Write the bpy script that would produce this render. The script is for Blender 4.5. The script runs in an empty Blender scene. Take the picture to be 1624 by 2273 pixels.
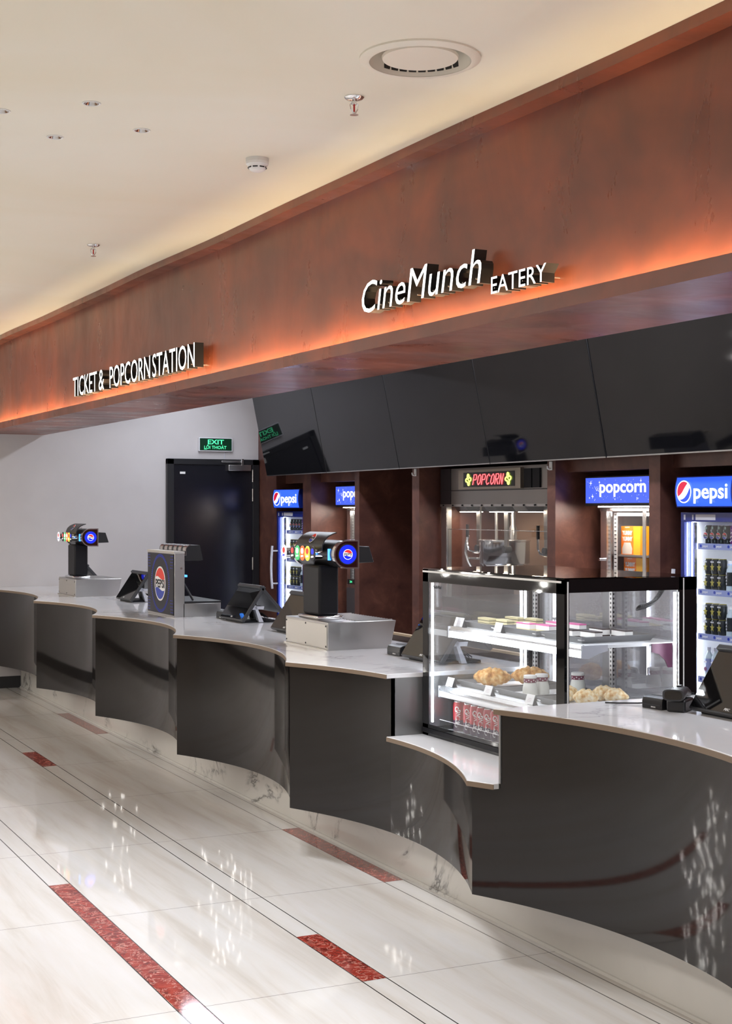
import bpy, bmesh, math, random
from mathutils import Vector, Matrix

random.seed(7)
PI = math.pi
R = math.radians
sc = bpy.context.scene
COL = sc.collection

# ------------------------------------------------------------------ camera
YAW = R(25.88)
HC = 1.677
cam_d = bpy.data.cameras.new('camera')
cam = bpy.data.objects.new('camera', cam_d)
COL.objects.link(cam)
cam.location = (0, 0, HC)
cam.rotation_euler = (PI / 2, 0, -YAW)
cam_d.sensor_fit = 'VERTICAL'
cam_d.sensor_height = 24.0
cam_d.lens = 3230.0 / 2273.0 * 24.0
cam_d.shift_y = -5.5 / 2273.0
cam_d.clip_end = 100
sc.camera = cam
sc.view_settings.view_transform = 'Standard'
sc.view_settings.look = 'None'
sc.view_settings.gamma = 1.0
sc.view_settings.use_curve_mapping = False
sc.view_settings.exposure = 0.3

# ------------------------------------------------------------------ world
w = bpy.data.worlds.new('world')
sc.world = w
w.use_nodes = True
w.node_tree.nodes['Background'].inputs[0].default_value = (0.97, 0.97, 1.0, 1)
w.node_tree.nodes['Background'].inputs[1].default_value = 0.55


def srgb(r, g, b):
    f = lambda c: (c / 255 / 12.92) if c / 255 <= 0.04045 else ((c / 255 + 0.055) / 1.055) ** 2.4
    return (f(r), f(g), f(b))


def area(name, loc, size, energy, color, rot=(0, 0, 0), shape='RECTANGLE', size_y=None, parent=None):
    d = bpy.data.lights.new(name, 'AREA')
    d.shape = shape
    d.size = size
    if size_y:
        d.size_y = size_y
    d.energy = energy
    d.color = color
    o = bpy.data.objects.new(name, d)
    COL.objects.link(o)
    o.location = loc
    o.rotation_euler = rot
    if parent:
        o.parent = parent
    return o


# unseen lobby fills added for downlights (warm white), service aisle lamps (cool white)
area('lobby_fill', (-0.9, 5.0, 3.17), 0.5, 95, (1.0, 0.98, 0.96), size_y=10)
area('lobby_fill', (-4.2, 5.0, 3.17), 0.5, 130, (1.0, 0.97, 0.93), size_y=12)
area('aisle_lamp', (4.55, 9.0, 3.1), 0.18, 118, (0.84, 0.89, 1.0), size_y=8.5)
area('aisle_lamp', (4.55, 2.5, 3.1), 0.18, 60, (0.88, 0.92, 1.0), size_y=4)

# ------------------------------------------------------------------ materials
MATS = {}


def principled(name, col, rough=0.5, metal=0.0, ior=1.5, spec=0.5, emit=None, estr=0.0, coat=0.0, trans=0.0):
    if name in MATS:
        return MATS[name]
    m = bpy.data.materials.new(name)
    m.use_nodes = True
    b = m.node_tree.nodes['Principled BSDF']
    b.inputs['Base Color'].default_value = (*col, 1)
    b.inputs['Roughness'].default_value = rough
    b.inputs['Metallic'].default_value = metal
    b.inputs['IOR'].default_value = ior
    b.inputs['Specular IOR Level'].default_value = spec
    b.inputs['Coat Weight'].default_value = coat
    b.inputs['Transmission Weight'].default_value = trans
    if emit:
        b.inputs['Emission Color'].default_value = (*emit, 1)
        b.inputs['Emission Strength'].default_value = estr
    MATS[name] = m
    return m


def nd(m, t, **kw):
    n = m.node_tree.nodes.new(t)
    for k, v in kw.items():
        setattr(n, k, v)
    return n


def lk(m, a, b):
    m.node_tree.links.new(a, b)


def ramp(m, fac, stops):
    n = nd(m, 'ShaderNodeValToRGB')
    e = n.color_ramp.elements
    while len(e) < len(stops):
        e.new(0.5)
    for i, (p, c) in enumerate(stops):
        e[i].position = p
        e[i].color = (*c, 1)
    lk(m, fac, n.inputs[0])
    return n.outputs[0]


def coords(m, scale=(1, 1, 1), rot=(0, 0, 0)):
    tc = nd(m, 'ShaderNodeTexCoord')
    mp = nd(m, 'ShaderNodeMapping')
    mp.inputs['Scale'].default_value = scale
    mp.inputs['Rotation'].default_value = rot
    lk(m, tc.outputs['Object'], mp.inputs['Vector'])
    return mp.outputs[0]


def noise(m, vec, scale, detail=4, rough=0.55, dist=0.0):
    n = nd(m, 'ShaderNodeTexNoise')
    n.inputs['Scale'].default_value = scale
    n.inputs['Detail'].default_value = detail
    n.inputs['Roughness'].default_value = rough
    n.inputs['Distortion'].default_value = dist
    lk(m, vec, n.inputs['Vector'])
    return n.outputs[0]


def mixc(m, fac, a, b, mode='MIX'):
    n = nd(m, 'ShaderNodeMix', data_type='RGBA', blend_type=mode)
    if isinstance(fac, float):
        n.inputs[0].default_value = fac
    else:
        lk(m, fac, n.inputs[0])
    for s, v in ((6, a), (7, b)):
        if isinstance(v, tuple):
            n.inputs[s].default_value = (*v, 1)
        else:
            lk(m, v, n.inputs[s])
    return n.outputs[2]


def math_n(m, op, a, b=None):
    n = nd(m, 'ShaderNodeMath', operation=op)
    for i, v in enumerate((a, b)):
        if v is None:
            continue
        if isinstance(v, (int, float)):
            n.inputs[i].default_value = v
        else:
            lk(m, v, n.inputs[i])
    return n.outputs[0]


def bsdf(m):
    return m.node_tree.nodes['Principled BSDF']


def bump(m, h, strength=0.2, dist=0.01):
    n = nd(m, 'ShaderNodeBump')
    n.inputs['Strength'].default_value = strength
    n.inputs['Distance'].default_value = dist
    lk(m, h, n.inputs['Height'])
    lk(m, n.outputs[0], bsdf(m).inputs['Normal'])


# plain ones
STEEL = principled('brushed_steel', (0.56, 0.55, 0.54), 0.3, 1.0)
STEEL_W = principled('satin_steel', (0.62, 0.60, 0.56), 0.42, 1.0)
CHROME = principled('chrome', (0.8, 0.8, 0.82), 0.08, 1.0)
BLACK = principled('black_plastic', (0.012, 0.012, 0.014), 0.35)
BLACKM = principled('black_satin', (0.007, 0.007, 0.010), 0.5, spec=0.25)
GREYD = principled('dark_grey_plastic', (0.035, 0.036, 0.04), 0.4)
GREYL = principled('light_grey_plastic', (0.55, 0.56, 0.62), 0.4)
WHITE = principled('white_plastic', (0.8, 0.8, 0.79), 0.35)
WHITEP = principled('white_print', (0.85, 0.85, 0.85), 0.5)
INK = principled('black_print', (0.01, 0.01, 0.015), 0.5)
REDP = principled('red_print', srgb(225, 50, 30), 0.4)
BLUEP = principled('blue_print', srgb(30, 60, 170), 0.4)
SCREEN = principled('black_screen_glass', (0.006, 0.006, 0.007), 0.03, ior=1.7)
TVG = principled('television_glass', (0.004, 0.004, 0.005), 0.04, ior=1.42)
FRIT = principled('black_glass_border', (0.004, 0.004, 0.005), 0.03)
NAVY = principled('navy_enamel', srgb(20, 35, 110), 0.3)
FRIDGEW = principled('fridge_white', (0.9, 0.9, 0.92), 0.45)
GREENT = principled('green_light', (0.1, 0.8, 0.4), 0.5, emit=srgb(70, 245, 160), estr=0.7)
SIGNG = principled('dark_green_sign', srgb(4, 40, 24), 0.3, emit=srgb(4, 45, 26), estr=0.4)
LETTERW = principled('lit_letter_face', (0.9, 0.9, 0.9), 0.4, emit=(1, 0.98, 0.96), estr=1.3)
LETTERS = principled('letter_side', (0.02, 0.02, 0.02), 0.3)
LEDW = principled('cool_led', (1, 1, 1), 0.5, emit=(0.92, 0.96, 1.0), estr=28)
LEDF = principled('fridge_led', (1, 1, 1), 0.5, emit=(0.9, 0.95, 1.0), estr=26)
LEDO = principled('warm_led', (1, 0.6, 0.3), 0.5, emit=(1.0, 0.78, 0.45), estr=44)
HEADB = principled('backlit_blue', (0.03, 0.08, 0.5), 0.25, emit=srgb(45, 95, 250), estr=0.85)
HEADW = principled('backlit_white', (0.9, 0.9, 0.9), 0.3, emit=(1, 1, 1), estr=1.1)
HEADR = principled('backlit_red', (0.4, 0.01, 0.03), 0.3, emit=srgb(190, 15, 60), estr=0.7)
HEADD = principled('backlit_deep_blue', (0.02, 0.05, 0.4), 0.3, emit=srgb(20, 70, 220), estr=0.7)
BADGEB = principled('lit_blue_disc', (0.01, 0.02, 0.4), 0.2, emit=srgb(15, 35, 230), estr=1.0)
BADGEW = principled('lit_white_disc', (0.9, 0.9, 0.9), 0.3, emit=(1, 1, 1), estr=0.75)
BADGER = principled('lit_red', (0.7, 0.03, 0.02), 0.3, emit=srgb(225, 30, 35), estr=0.8)
BADGEG = principled('lit_green', (0.05, 0.5, 0.15), 0.3, emit=srgb(60, 190, 110), estr=0.6)
BADGEY = principled('lit_yellow', (0.7, 0.6, 0.05), 0.3, emit=srgb(225, 220, 80), estr=0.6)
BADGEO = principled('lit_orange', (0.8, 0.2, 0.03), 0.3, emit=srgb(240, 90, 40), estr=0.6)
BLUEGLOW = principled('blue_glow', (0.1, 0.3, 1), 0.3, emit=srgb(60, 140, 255), estr=2.2)
NEONR = principled('neon_red', (1, 0.2, 0.2), 0.4, emit=srgb(255, 90, 95), estr=2.2)
NEONY = principled('neon_yellow', (1, 1, 0.3), 0.4, emit=srgb(230, 255, 110), estr=1.8)
ORANGE = principled('orange_carton', srgb(245, 125, 20), 0.5)
YELLOW = principled('yellow_carton', srgb(255, 185, 20), 0.5)
TRAY = principled('grey_wood_tray', (0.19, 0.19, 0.195), 0.55)
TAN = principled('tan_edge', srgb(118, 100, 82), 0.4)
BEIGE = principled('beige_wood', srgb(190, 165, 130), 0.5)
BROWN = principled('brown_board', srgb(70, 48, 40), 0.5)
CREAM = principled('cream_sponge', srgb(225, 215, 170), 0.8)
PINK = principled('pink_glaze', srgb(225, 100, 165), 0.4)
CHOC = principled('dark_chocolate', srgb(50, 35, 32), 0.5)
ICING = principled('white_icing', srgb(240, 238, 235), 0.6)
MAROON = principled('maroon_lid', srgb(120, 40, 70), 0.5)
YOG = principled('white_yoghurt', srgb(235, 235, 228), 0.3)
CANR = principled('red_can', srgb(180, 16, 40), 0.3, 0.1)
CANP = principled('purple_can', srgb(110, 30, 130), 0.3, 0.2)
CAND = principled('dark_can', srgb(45, 50, 52), 0.3, 0.3)
ALU = principled('aluminium', (0.75, 0.75, 0.76), 0.25, 1.0)
GOLD = principled('olive_gold', srgb(170, 160, 70), 0.4, 0.3)
MINT = principled('mint_print', srgb(150, 180, 170), 0.4)
BOTL = principled('clear_bottle', srgb(190, 205, 210), 0.15)
LBLP = principled('lilac_label', srgb(150, 160, 200), 0.4)
STRIPB = principled('shelf_strip', srgb(150, 160, 205), 0.4)
RUBBER = principled('grey_rubber', (0.02, 0.02, 0.022), 0.6)
PURPLE = principled('plum_metal', srgb(70, 30, 55), 0.4, 0.3)


def glass_mat(name, tint=(1, 1, 1), refl=1.0, rough=0.0, haze=0.0):
    m = bpy.data.materials.new(name)
    m.use_nodes = True
    nt = m.node_tree
    nt.nodes.clear()
    out = nd(m, 'ShaderNodeOutputMaterial')
    tr = nd(m, 'ShaderNodeBsdfTransparent')
    tr.inputs[0].default_value = (*tint, 1)
    gl = nd(m, 'ShaderNodeBsdfGlossy')
    gl.inputs['Roughness'].default_value = rough
    lw = nd(m, 'ShaderNodeLayerWeight')
    lw.inputs[0].default_value = 0.5
    p5 = math_n(m, 'POWER', lw.outputs['Facing'], 5.0)
    mu = math_n(m, 'MULTIPLY', math_n(m, 'ADD', math_n(m, 'MULTIPLY', p5, 0.9), 0.03), refl)
    mx = nd(m, 'ShaderNodeMixShader')
    lk(m, mu, mx.inputs[0])
    lk(m, tr.outputs[0], mx.inputs[1])
    lk(m, gl.outputs[0], mx.inputs[2])
    if haze:
        df = nd(m, 'ShaderNodeBsdfDiffuse')
        df.inputs[0].default_value = (0.85, 0.86, 0.9, 1)
        mh = nd(m, 'ShaderNodeMixShader')
        mh.inputs[0].default_value = haze
        lk(m, mx.outputs[0], mh.inputs[1])
        lk(m, df.outputs[0], mh.inputs[2])
        lk(m, mh.outputs[0], out.inputs[0])
    else:
        lk(m, mx.outputs[0], out.inputs[0])
    MATS[name] = m
    return m


GLASS = glass_mat('clear_glass', (0.97, 0.98, 0.99), 1.5)
GLASSC = glass_mat('hazed_glass', (0.97, 0.98, 0.99), 1.8, haze=0.015)  # faint white haze mixed in for the glow inside the case
ACRYL = glass_mat('clear_acrylic', (0.93, 0.94, 0.95), 1.3)
GLASSD = glass_mat('bright_haze_glass', (0.72, 0.72, 0.78), 7.0, haze=0.22)  # strong white haze put into the panes to brighten the case interior


def marble(name, base, vein, vscale=1.0, rough=0.08, amount=1.0, ior=1.5):
    m = principled(name, base, rough, ior=ior)
    v = coords(m)
    n1 = noise(m, v, 0.9 * vscale, 6, 0.6, 0.9)
    a = math_n(m, 'ABSOLUTE', math_n(m, 'SUBTRACT', n1, 0.5))
    veins = ramp(m, a, [(0.0, (1, 1, 1)), (0.012, (0.25, 0.25, 0.25)), (0.035, (0, 0, 0))])
    gate = ramp(m, noise(m, v, 1.3 * vscale, 2), [(0.5, (0, 0, 0)), (0.62, (1, 1, 1))])
    f = math_n(m, 'MULTIPLY', math_n(m, 'MULTIPLY', veins, gate), amount)
    cloud = ramp(m, noise(m, v, 2.0 * vscale, 4), [(0.3, tuple(c * 0.93 for c in base)), (0.7, base)])
    lk(m, mixc(m, f, cloud, vein), bsdf(m).inputs['Base Color'])
    return m


COUNTERTOP = marble('white_marble_top', (0.83, 0.83, 0.85), (0.3, 0.29, 0.31), 1.3, 0.06, 0.55)
PLINTH = marble('cream_marble_plinth', (0.68, 0.655, 0.61), (0.16, 0.15, 0.14), 1.3, 0.1, 1.0)

# floor: long cream marble tiles, joints between them and beside the inlay strips
FLOOR = principled('polished_floor', (0.75, 0.72, 0.67), 0.035, ior=1.65)
_v = coords(FLOOR, (6.0, 0.5, 1), (0, 0, R(-7)))
_s = noise(FLOOR, _v, 1.6, 5, 0.6, 0.4)
_c = ramp(FLOOR, _s, [(0.28, srgb(198, 190, 182)), (0.5, srgb(212, 208, 204)), (0.72, srgb(217, 215, 215))])
_tc = nd(FLOOR, 'ShaderNodeTexCoord')
_sp = nd(FLOOR, 'ShaderNodeSeparateXYZ')
lk(FLOOR, _tc.outputs['Object'], _sp.inputs[0])
PX0, PP, SW = 1.557, 0.6875, 0.0965   # strip start, pitch, width


def joint(c, start, pitch, half):
    f = math_n(FLOOR, 'FRACT', math_n(FLOOR, 'DIVIDE', math_n(FLOOR, 'SUBTRACT', c, start - pitch / 2), pitch))
    d = math_n(FLOOR, 'ABSOLUTE', math_n(FLOOR, 'SUBTRACT', f, 0.5))
    return math_n(FLOOR, 'LESS_THAN', d, half / pitch)


_j = math_n(FLOOR, 'MAXIMUM', joint(_sp.outputs[0], PX0, PP, 0.0026), joint(_sp.outputs[0], PX0 + SW, PP, 0.0026))
_j = math_n(FLOOR, 'MAXIMUM', _j, math_n(FLOOR, 'MULTIPLY', joint(_sp.outputs[1], 4.655, 1.2, 0.002), 0.6))
lk(FLOOR, mixc(FLOOR, _j, _c, (0.03, 0.028, 0.025)), bsdf(FLOOR).inputs['Base Color'])

REDM = principled('red_marble', (0.2, 0.03, 0.02), 0.06)
_v = coords(REDM)
_n = noise(REDM, _v, 14, 6, 0.65, 1.2)
_c = ramp(REDM, _n, [(0.3, srgb(85, 25, 20)), (0.5, srgb(140, 48, 38)), (0.7, srgb(165, 66, 52))])
_a = math_n(REDM, 'ABSOLUTE', math_n(REDM, 'SUBTRACT', noise(REDM, _v, 11, 5, 0.6, 2.0), 0.5))
_f = ramp(REDM, _a, [(0.0, (1, 1, 1)), (0.02, (0, 0, 0))])
lk(REDM, mixc(REDM, _f, _c, srgb(215, 160, 145)), bsdf(REDM).inputs['Base Color'])

PANEL = principled('taupe_gloss_panel', (0.011, 0.0095, 0.009), 0.055, ior=1.42)

CEIL = principled('cream_plaster', srgb(226, 217, 200), 0.8)
_n = noise(CEIL, coords(CEIL, (0.6, 0.9, 1)), 0.8, 3, 0.5, 0.8)
lk(CEIL, ramp(CEIL, _n, [(0.3, srgb(230, 222, 202)), (0.7, srgb(235, 231, 219))]), bsdf(CEIL).inputs['Base Color'])

WALLP = principled('white_plaster', srgb(205, 200, 198), 0.75)
_n = noise(WALLP, coords(WALLP), 1.2, 4)
lk(WALLP, ramp(WALLP, _n, [(0.3, srgb(186, 182, 182)), (0.7, srgb(198, 194, 194))]), bsdf(WALLP).inputs['Base Color'])

COPPER = principled('copper_plaster', (0.15, 0.05, 0.03), 0.32, metal=0.0, ior=1.62)
_v = coords(COPPER, (1, 0.9, 0.55))
_n1 = noise(COPPER, _v, 2.2, 6, 0.6, 0.6)
_n2 = noise(COPPER, coords(COPPER, (1, 1.9, 0.8)), 2.4, 7, 0.62, 0.5)
_n3 = noise(COPPER, coords(COPPER, (1, 0.5, 0.8)), 1.3, 4, 0.6, 0.8)
_c = ramp(COPPER, _n1, [(0.25, srgb(86, 40, 27)), (0.46, srgb(126, 56, 32)), (0.72, srgb(164, 72, 30))])
_c = mixc(COPPER, math_n(COPPER, 'MULTIPLY', _n2, 0.5), _c, srgb(138, 92, 76))
_c = mixc(COPPER, ramp(COPPER, _n3, [(0.4, (0, 0, 0)), (0.65, (0.7, 0.7, 0.7))]), _c, srgb(74, 40, 30))
lk(COPPER, _c, bsdf(COPPER).inputs['Base Color'])
lk(COPPER, ramp(COPPER, _n2, [(0.3, (0.24, 0.24, 0.24)), (0.7, (0.44, 0.44, 0.44))]), bsdf(COPPER).inputs['Roughness'])
bump(COPPER, noise(COPPER, coords(COPPER), 18, 5), 0.06, 0.004)

LAMIN = principled('rust_brown_laminate', srgb(78, 50, 44), 0.36, metal=0.1)
_v = coords(LAMIN)
_n = noise(LAMIN, _v, 5, 7, 0.65, 0.5)
_n2 = noise(LAMIN, coords(LAMIN, (1, 1, 0.3)), 1.6, 3)
_c = ramp(LAMIN, _n, [(0.3, srgb(74, 46, 41)), (0.55, srgb(106, 68, 57)), (0.75, srgb(138, 94, 76))])
lk(LAMIN, mixc(LAMIN, math_n(LAMIN, 'MULTIPLY', _n2, 0.6), _c, srgb(74, 46, 42)), bsdf(LAMIN).inputs['Base Color'])

CRUST = principled('baked_crust', srgb(220, 160, 80), 0.55)
_n = noise(CRUST, coords(CRUST), 45, 4)
lk(CRUST, ramp(CRUST, _n, [(0.3, srgb(178, 112, 48)), (0.5, srgb(226, 170, 96)), (0.72, srgb(248, 220, 165))]), bsdf(CRUST).inputs['Base Color'])
SUGAR = principled('sugared_crust', srgb(230, 205, 150), 0.6)
_n = noise(SUGAR, coords(SUGAR), 60, 4)
lk(SUGAR, ramp(SUGAR, _n, [(0.32, srgb(205, 150, 85)), (0.5, srgb(232, 205, 155)), (0.7, srgb(246, 236, 212))]), bsdf(SUGAR).inputs['Base Color'])


# ------------------------------------------------------------------ geometry helpers
class G:
    def __init__(self, M=None):
        self.v, self.f, self.mi = [], [], []
        self.M = M or Matrix.Identity(4)
        self.cur = 0

    def add(self, vs, fs, mi=None):
        o = len(self.v)
        self.v += [self.M @ Vector(p) for p in vs]
        flip = self.M.to_3x3().determinant() < 0
        for f in fs:
            g = [i + o for i in f]
            self.f.append(g[::-1] if flip else g)
            self.mi.append(self.cur if mi is None else mi)
        return self

    def box(self, x0, x1, y0, y1, z0, z1):
        x0, x1 = min(x0, x1), max(x0, x1)
        y0, y1 = min(y0, y1), max(y0, y1)
        z0, z1 = min(z0, z1), max(z0, z1)
        return self.add([(x0, y0, z0), (x1, y0, z0), (x1, y1, z0), (x0, y1, z0), (x0, y0, z1), (x1, y0, z1), (x1, y1, z1), (x0, y1, z1)],
                        [(0, 3, 2, 1), (4, 5, 6, 7), (0, 1, 5, 4), (1, 2, 6, 5), (2, 3, 7, 6), (3, 0, 4, 7)])

    def prism(self, poly, axis, a0, a1):
        """extrude a 2D polygon along an axis; poly coords are the two other axes in xyz order"""
        n = len(poly)
        area2 = sum(poly[i][0] * poly[(i + 1) % n][1] - poly[(i + 1) % n][0] * poly[i][1] for i in range(n))
        if area2 < 0:
            poly = poly[::-1]

        def pt(p, a):
            return {'x': (a, p[0], p[1]), 'y': (p[0], a, p[1]), 'z': (p[0], p[1], a)}[axis]
        vs = [pt(p, a0) for p in poly] + [pt(p, a1) for p in poly]
        fs = [tuple(range(n))[::-1], tuple(range(n, 2 * n))] + [(i, (i + 1) % n, n + (i + 1) % n, n + i) for i in range(n)]
        if (axis == 'y') != (a1 < a0):
            fs = [f[::-1] for f in fs]
        return self.add(vs, fs)

    def cyl(self, p0, p1, r0, r1=None, n=20, caps=True):
        r1 = r0 if r1 is None else r1
        p0, p1 = Vector(p0), Vector(p1)
        d = (p1 - p0).normalized()
        u = d.orthogonal().normalized()
        t = d.cross(u)
        vs = []
        for p, r in ((p0, r0), (p1, r1)):
            vs += [p + (u * math.cos(2 * PI * i / n) + t * math.sin(2 * PI * i / n)) * r for i in range(n)]
        fs = [(i, (i + 1) % n, n + (i + 1) % n, n + i) for i in range(n)]
        if caps:
            fs += [tuple(range(n))[::-1], tuple(range(n, 2 * n))]
        return self.add(vs, fs)

    def lathe(self, prof, c=(0, 0, 0), n=28, close=False, caps=True):
        vs, fs = [], []
        m = len(prof)
        for r, z in prof:
            vs += [(c[0] + r * math.cos(2 * PI * i / n), c[1] + r * math.sin(2 * PI * i / n), c[2] + z) for i in range(n)]
        for k in range(m if close else m - 1):
            a, b = k * n, ((k + 1) % m) * n
            fs += [(a + i, a + (i + 1) % n, b + (i + 1) % n, b + i) for i in range(n)]
        if caps and not close:
            if prof[0][0] > 1e-5:
                fs.append(tuple(range(n))[::-1])
            if prof[-1][0] > 1e-5:
                fs.append(tuple(range((m - 1) * n, m * n)))
        return self.add(vs, fs)

    def tube(self, pts, r, n=8, caps=True):
        pts = [Vector(p) for p in pts]
        rs = r if isinstance(r, (list, tuple)) else [r] * len(pts)
        vs, fs = [], []
        u = None
        for i, p in enumerate(pts):
            d = (pts[min(i + 1, len(pts) - 1)] - pts[max(i - 1, 0)]).normalized()
            u = d.orthogonal().normalized() if u is None else (u - d * u.dot(d)).normalized()
            t = d.cross(u)
            vs += [p + (u * math.cos(2 * PI * k / n) + t * math.sin(2 * PI * k / n)) * rs[i] for k in range(n)]
        for i in range(len(pts) - 1):
            fs += [(i * n + k, i * n + (k + 1) % n, (i + 1) * n + (k + 1) % n, (i + 1) * n + k) for k in range(n)]
        if caps:
            fs += [tuple(range(n))[::-1], tuple(range((len(pts) - 1) * n, len(pts) * n))]
        return self.add(vs, fs)

    def poly(self, pts):
        return self.add(pts, [tuple(range(len(pts)))])

    def plate(self, pts2, t=0.001):
        """flat plate in the local xy plane facing +z (counter-clockwise outline)"""
        return self.prism(pts2, 'z', 0, t)

    def text(self, body, x, y, width=None, height=None, bold=0.0, shear=0.0, t=0.001, center=True):
        vs, fs, _ = text_mesh(body, bold, shear)
        if not vs:
            return self
        x0, x1 = min(v[0] for v in vs), max(v[0] for v in vs)
        y0, y1 = min(v[1] for v in vs), max(v[1] for v in vs)
        sx = width / (x1 - x0) if width else None
        sy = height / (y1 - y0) if height else None
        sx = sx or sy
        sy = sy or sx
        ox = (x0 + x1) / 2 if center else x0
        oy = (y0 + y1) / 2 if center else y0
        return self.add([((v[0] - ox) * sx + x, (v[1] - oy) * sy + y, v[2] * t) for v in vs], fs)

    def build(self, name, mat, parent=None, smooth=40, bevel=0.0, loc=None, mats=None):
        me = bpy.data.meshes.new(name)
        off = Vector((0, 0, 0))
        me.from_pydata([v - off for v in self.v], [], self.f)
        for m in (mats or [mat]):
            me.materials.append(m)
        for p, i in zip(me.polygons, self.mi):
            p.material_index = i
        if smooth:
            for p in me.polygons:
                p.use_smooth = True
            me.set_sharp_from_angle(angle=R(smooth))
        me.update()
        o = bpy.data.objects.new(name, me)
        COL.objects.link(o)
        if parent:
            o.parent = parent
        if loc:
            o.location = loc
        if bevel:
            b = o.modifiers.new('bevel', 'BEVEL')
            b.width = bevel
            b.segments = 2
            b.limit_method = 'ANGLE'
            b.angle_limit = R(50)
        return o


_TXT = {}


def text_mesh(body, bold=0.0, shear=0.0, letters=False):
    key = (body, bold, shear, letters)
    if key in _TXT:
        return _TXT[key]
    c = bpy.data.curves.new('txt', 'FONT')
    c.body = body
    c.shear = shear
    c.offset = bold
    c.extrude = 0.5
    c.resolution_u = 3
    c.fill_mode = 'BOTH'
    if letters:
        for i in range(len(body)):
            c.materials.append(WHITEP)
        for i in range(len(body)):
            c.body_format[i].material_index = i
    o = bpy.data.objects.new('txt', c)
    COL.objects.link(o)
    dg = bpy.context.evaluated_depsgraph_get()
    me = bpy.data.meshes.new_from_object(o.evaluated_get(dg))
    vs = [(v.co.x, v.co.y, v.co.z + 0.5) for v in me.vertices]
    fs = [tuple(p.vertices) for p in me.polygons]
    mi = [p.material_index for p in me.polygons]
    bpy.data.objects.remove(o)
    bpy.data.curves.remove(c)
    bpy.data.meshes.remove(me)
    _TXT[key] = (vs, fs, mi)
    return _TXT[key]


def face_negx(x, y, z):
    """local x -> -Y, local y -> Z, normal -> -X"""
    return Matrix(((0, 0, -1, x), (-1, 0, 0, y), (0, 1, 0, z), (0, 0, 0, 1)))


def face_negy(x, y, z):
    return Matrix(((1, 0, 0, x), (0, 0, -1, y), (0, 1, 0, z), (0, 0, 0, 1)))


def circle(r, n=40, c=(0, 0), ry=None):
    ry = ry or r
    return [(c[0] + r * math.cos(2 * PI * i / n), c[1] + ry * math.sin(2 * PI * i / n)) for i in range(n)]


def circle_part(r, g, above, rot=0.0, n=48, c=(0, 0)):
    """the part of a disc above/below the curve y = g(x)"""
    xs = [-r + 2 * r * (0.5 - 0.5 * math.cos(PI * i / n)) for i in range(n + 1)]
    top, bot = [], []
    for x in xs:
        h = math.sqrt(max(r * r - x * x, 0))
        y = max(-h, min(h, g(x / r) * r))
        if above:
            top.append((x, h))
            bot.append((x, y))
        else:
            top.append((x, y))
            bot.append((x, -h))
    pts = []
    for p in bot + top[::-1]:
        if not pts or (abs(p[0] - pts[-1][0]) + abs(p[1] - pts[-1][1])) > 1e-5 * max(1, r) + r * 1e-3:
            pts.append(p)
    cr, sr = math.cos(rot), math.sin(rot)
    return [(c[0] + x * cr - y * sr, c[1] + x * sr + y * cr) for x, y in pts]


def globe_new(M, r, parent, mw, mr, mb, ink=INK):
    """round three-colour badge with a word across its white band"""
    G(M).plate(circle(r), 0.0015).build('badge_disc', mw, parent)
    M2 = M @ Matrix.Translation((0, 0, 0.0015))
    G(M2).plate(circle_part(r * 0.9, lambda t: 0.36 + 0.10 * math.sin(-PI * t * 0.9), True), 0.001).build('red_field', mr, parent)
    G(M2).plate(circle_part(r * 0.9, lambda t: -0.36 + 0.10 * math.sin(-PI * t * 0.9), False), 0.001).build('blue_field', mb, parent)
    G(M2).text('PEPSI', 0, 0, width=r * 1.66, height=r * 0.5, bold=0.03).build('lettering', ink, parent, smooth=0)


def globe_old(M, r, parent, mw, mr, mb):
    G(M).plate(circle(r), 0.001).build('badge_disc', mw, parent)
    M2 = M @ Matrix.Translation((0, 0, 0.001))
    G(M2).plate(circle_part(r * 0.9, lambda t: 0.16 + 0.32 * t * t * (1 if t < 0 else -0.3), True, R(52)), 0.0008).build('red_field', mr, parent)
    G(M2).plate(circle_part(r * 0.9, lambda t: -0.52 + 0.42 * (t + 0.1) ** 2 * (1 if t < 0 else 0.6) + 0.1 * t, False, R(33)), 0.0008).build('blue_field', mb, parent)


def thing(name, label, cat, loc=(0, 0, 0), rot=0.0, group=None):
    o = bpy.data.objects.new(name, None)
    COL.objects.link(o)
    o.empty_display_size = 0.05
    o.location = loc
    o.rotation_euler = (0, 0, rot)
    o['label'] = label
    o['category'] = cat
    if group:
        o['group'] = group
    return o


def tag(o, label, cat, group=None):
    o['label'] = label
    o['category'] = cat
    if group:
        o['group'] = group
    return o


def struct(o):
    o['kind'] = 'structure'
    return o


def copy_tree(o, parent=None):
    c = o.copy()
    COL.objects.link(c)
    if parent:
        c.parent = parent
        c.matrix_parent_inverse = o.matrix_parent_inverse.copy()
    for ch in list(o.children):
        copy_tree(ch, c)
    return c


def dup(o, loc, rot=None, label=None):
    c = copy_tree(o)
    c.location = loc
    if rot is not None:
        c.rotation_euler = (0, 0, rot)
    if label:
        c['label'] = label
    return c


# ================================================================== SETTING
YW = 13.78
floor = struct(G().box(-8, 7, -6, YW + 0.2, -0.1, 0).build('floor', FLOOR, smooth=0))
for (x, y0, y1) in ((PX0, 3.1, 6.45), (PX0 + PP, 4.655, 5.255), (PX0 + PP, 9.455, 10.06), (PX0 + 2 * PP, 5.855, 7.055), (PX0 + 2 * PP, 10.655, 11.855)):
    g = G()
    ys = [y0] + [4.655 + 1.2 * k for k in range(-3, 8) if y0 + 0.01 < 4.655 + 1.2 * k < y1 - 0.01] + [y1]
    for a, b in zip(ys[:-1], ys[1:]):
        g.box(x + 0.002, x + SW - 0.002, a + 0.0015, b - 0.0015, -0.002, 0.0006)
    g.build('marble_inlay', REDM, floor, smooth=0)

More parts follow.
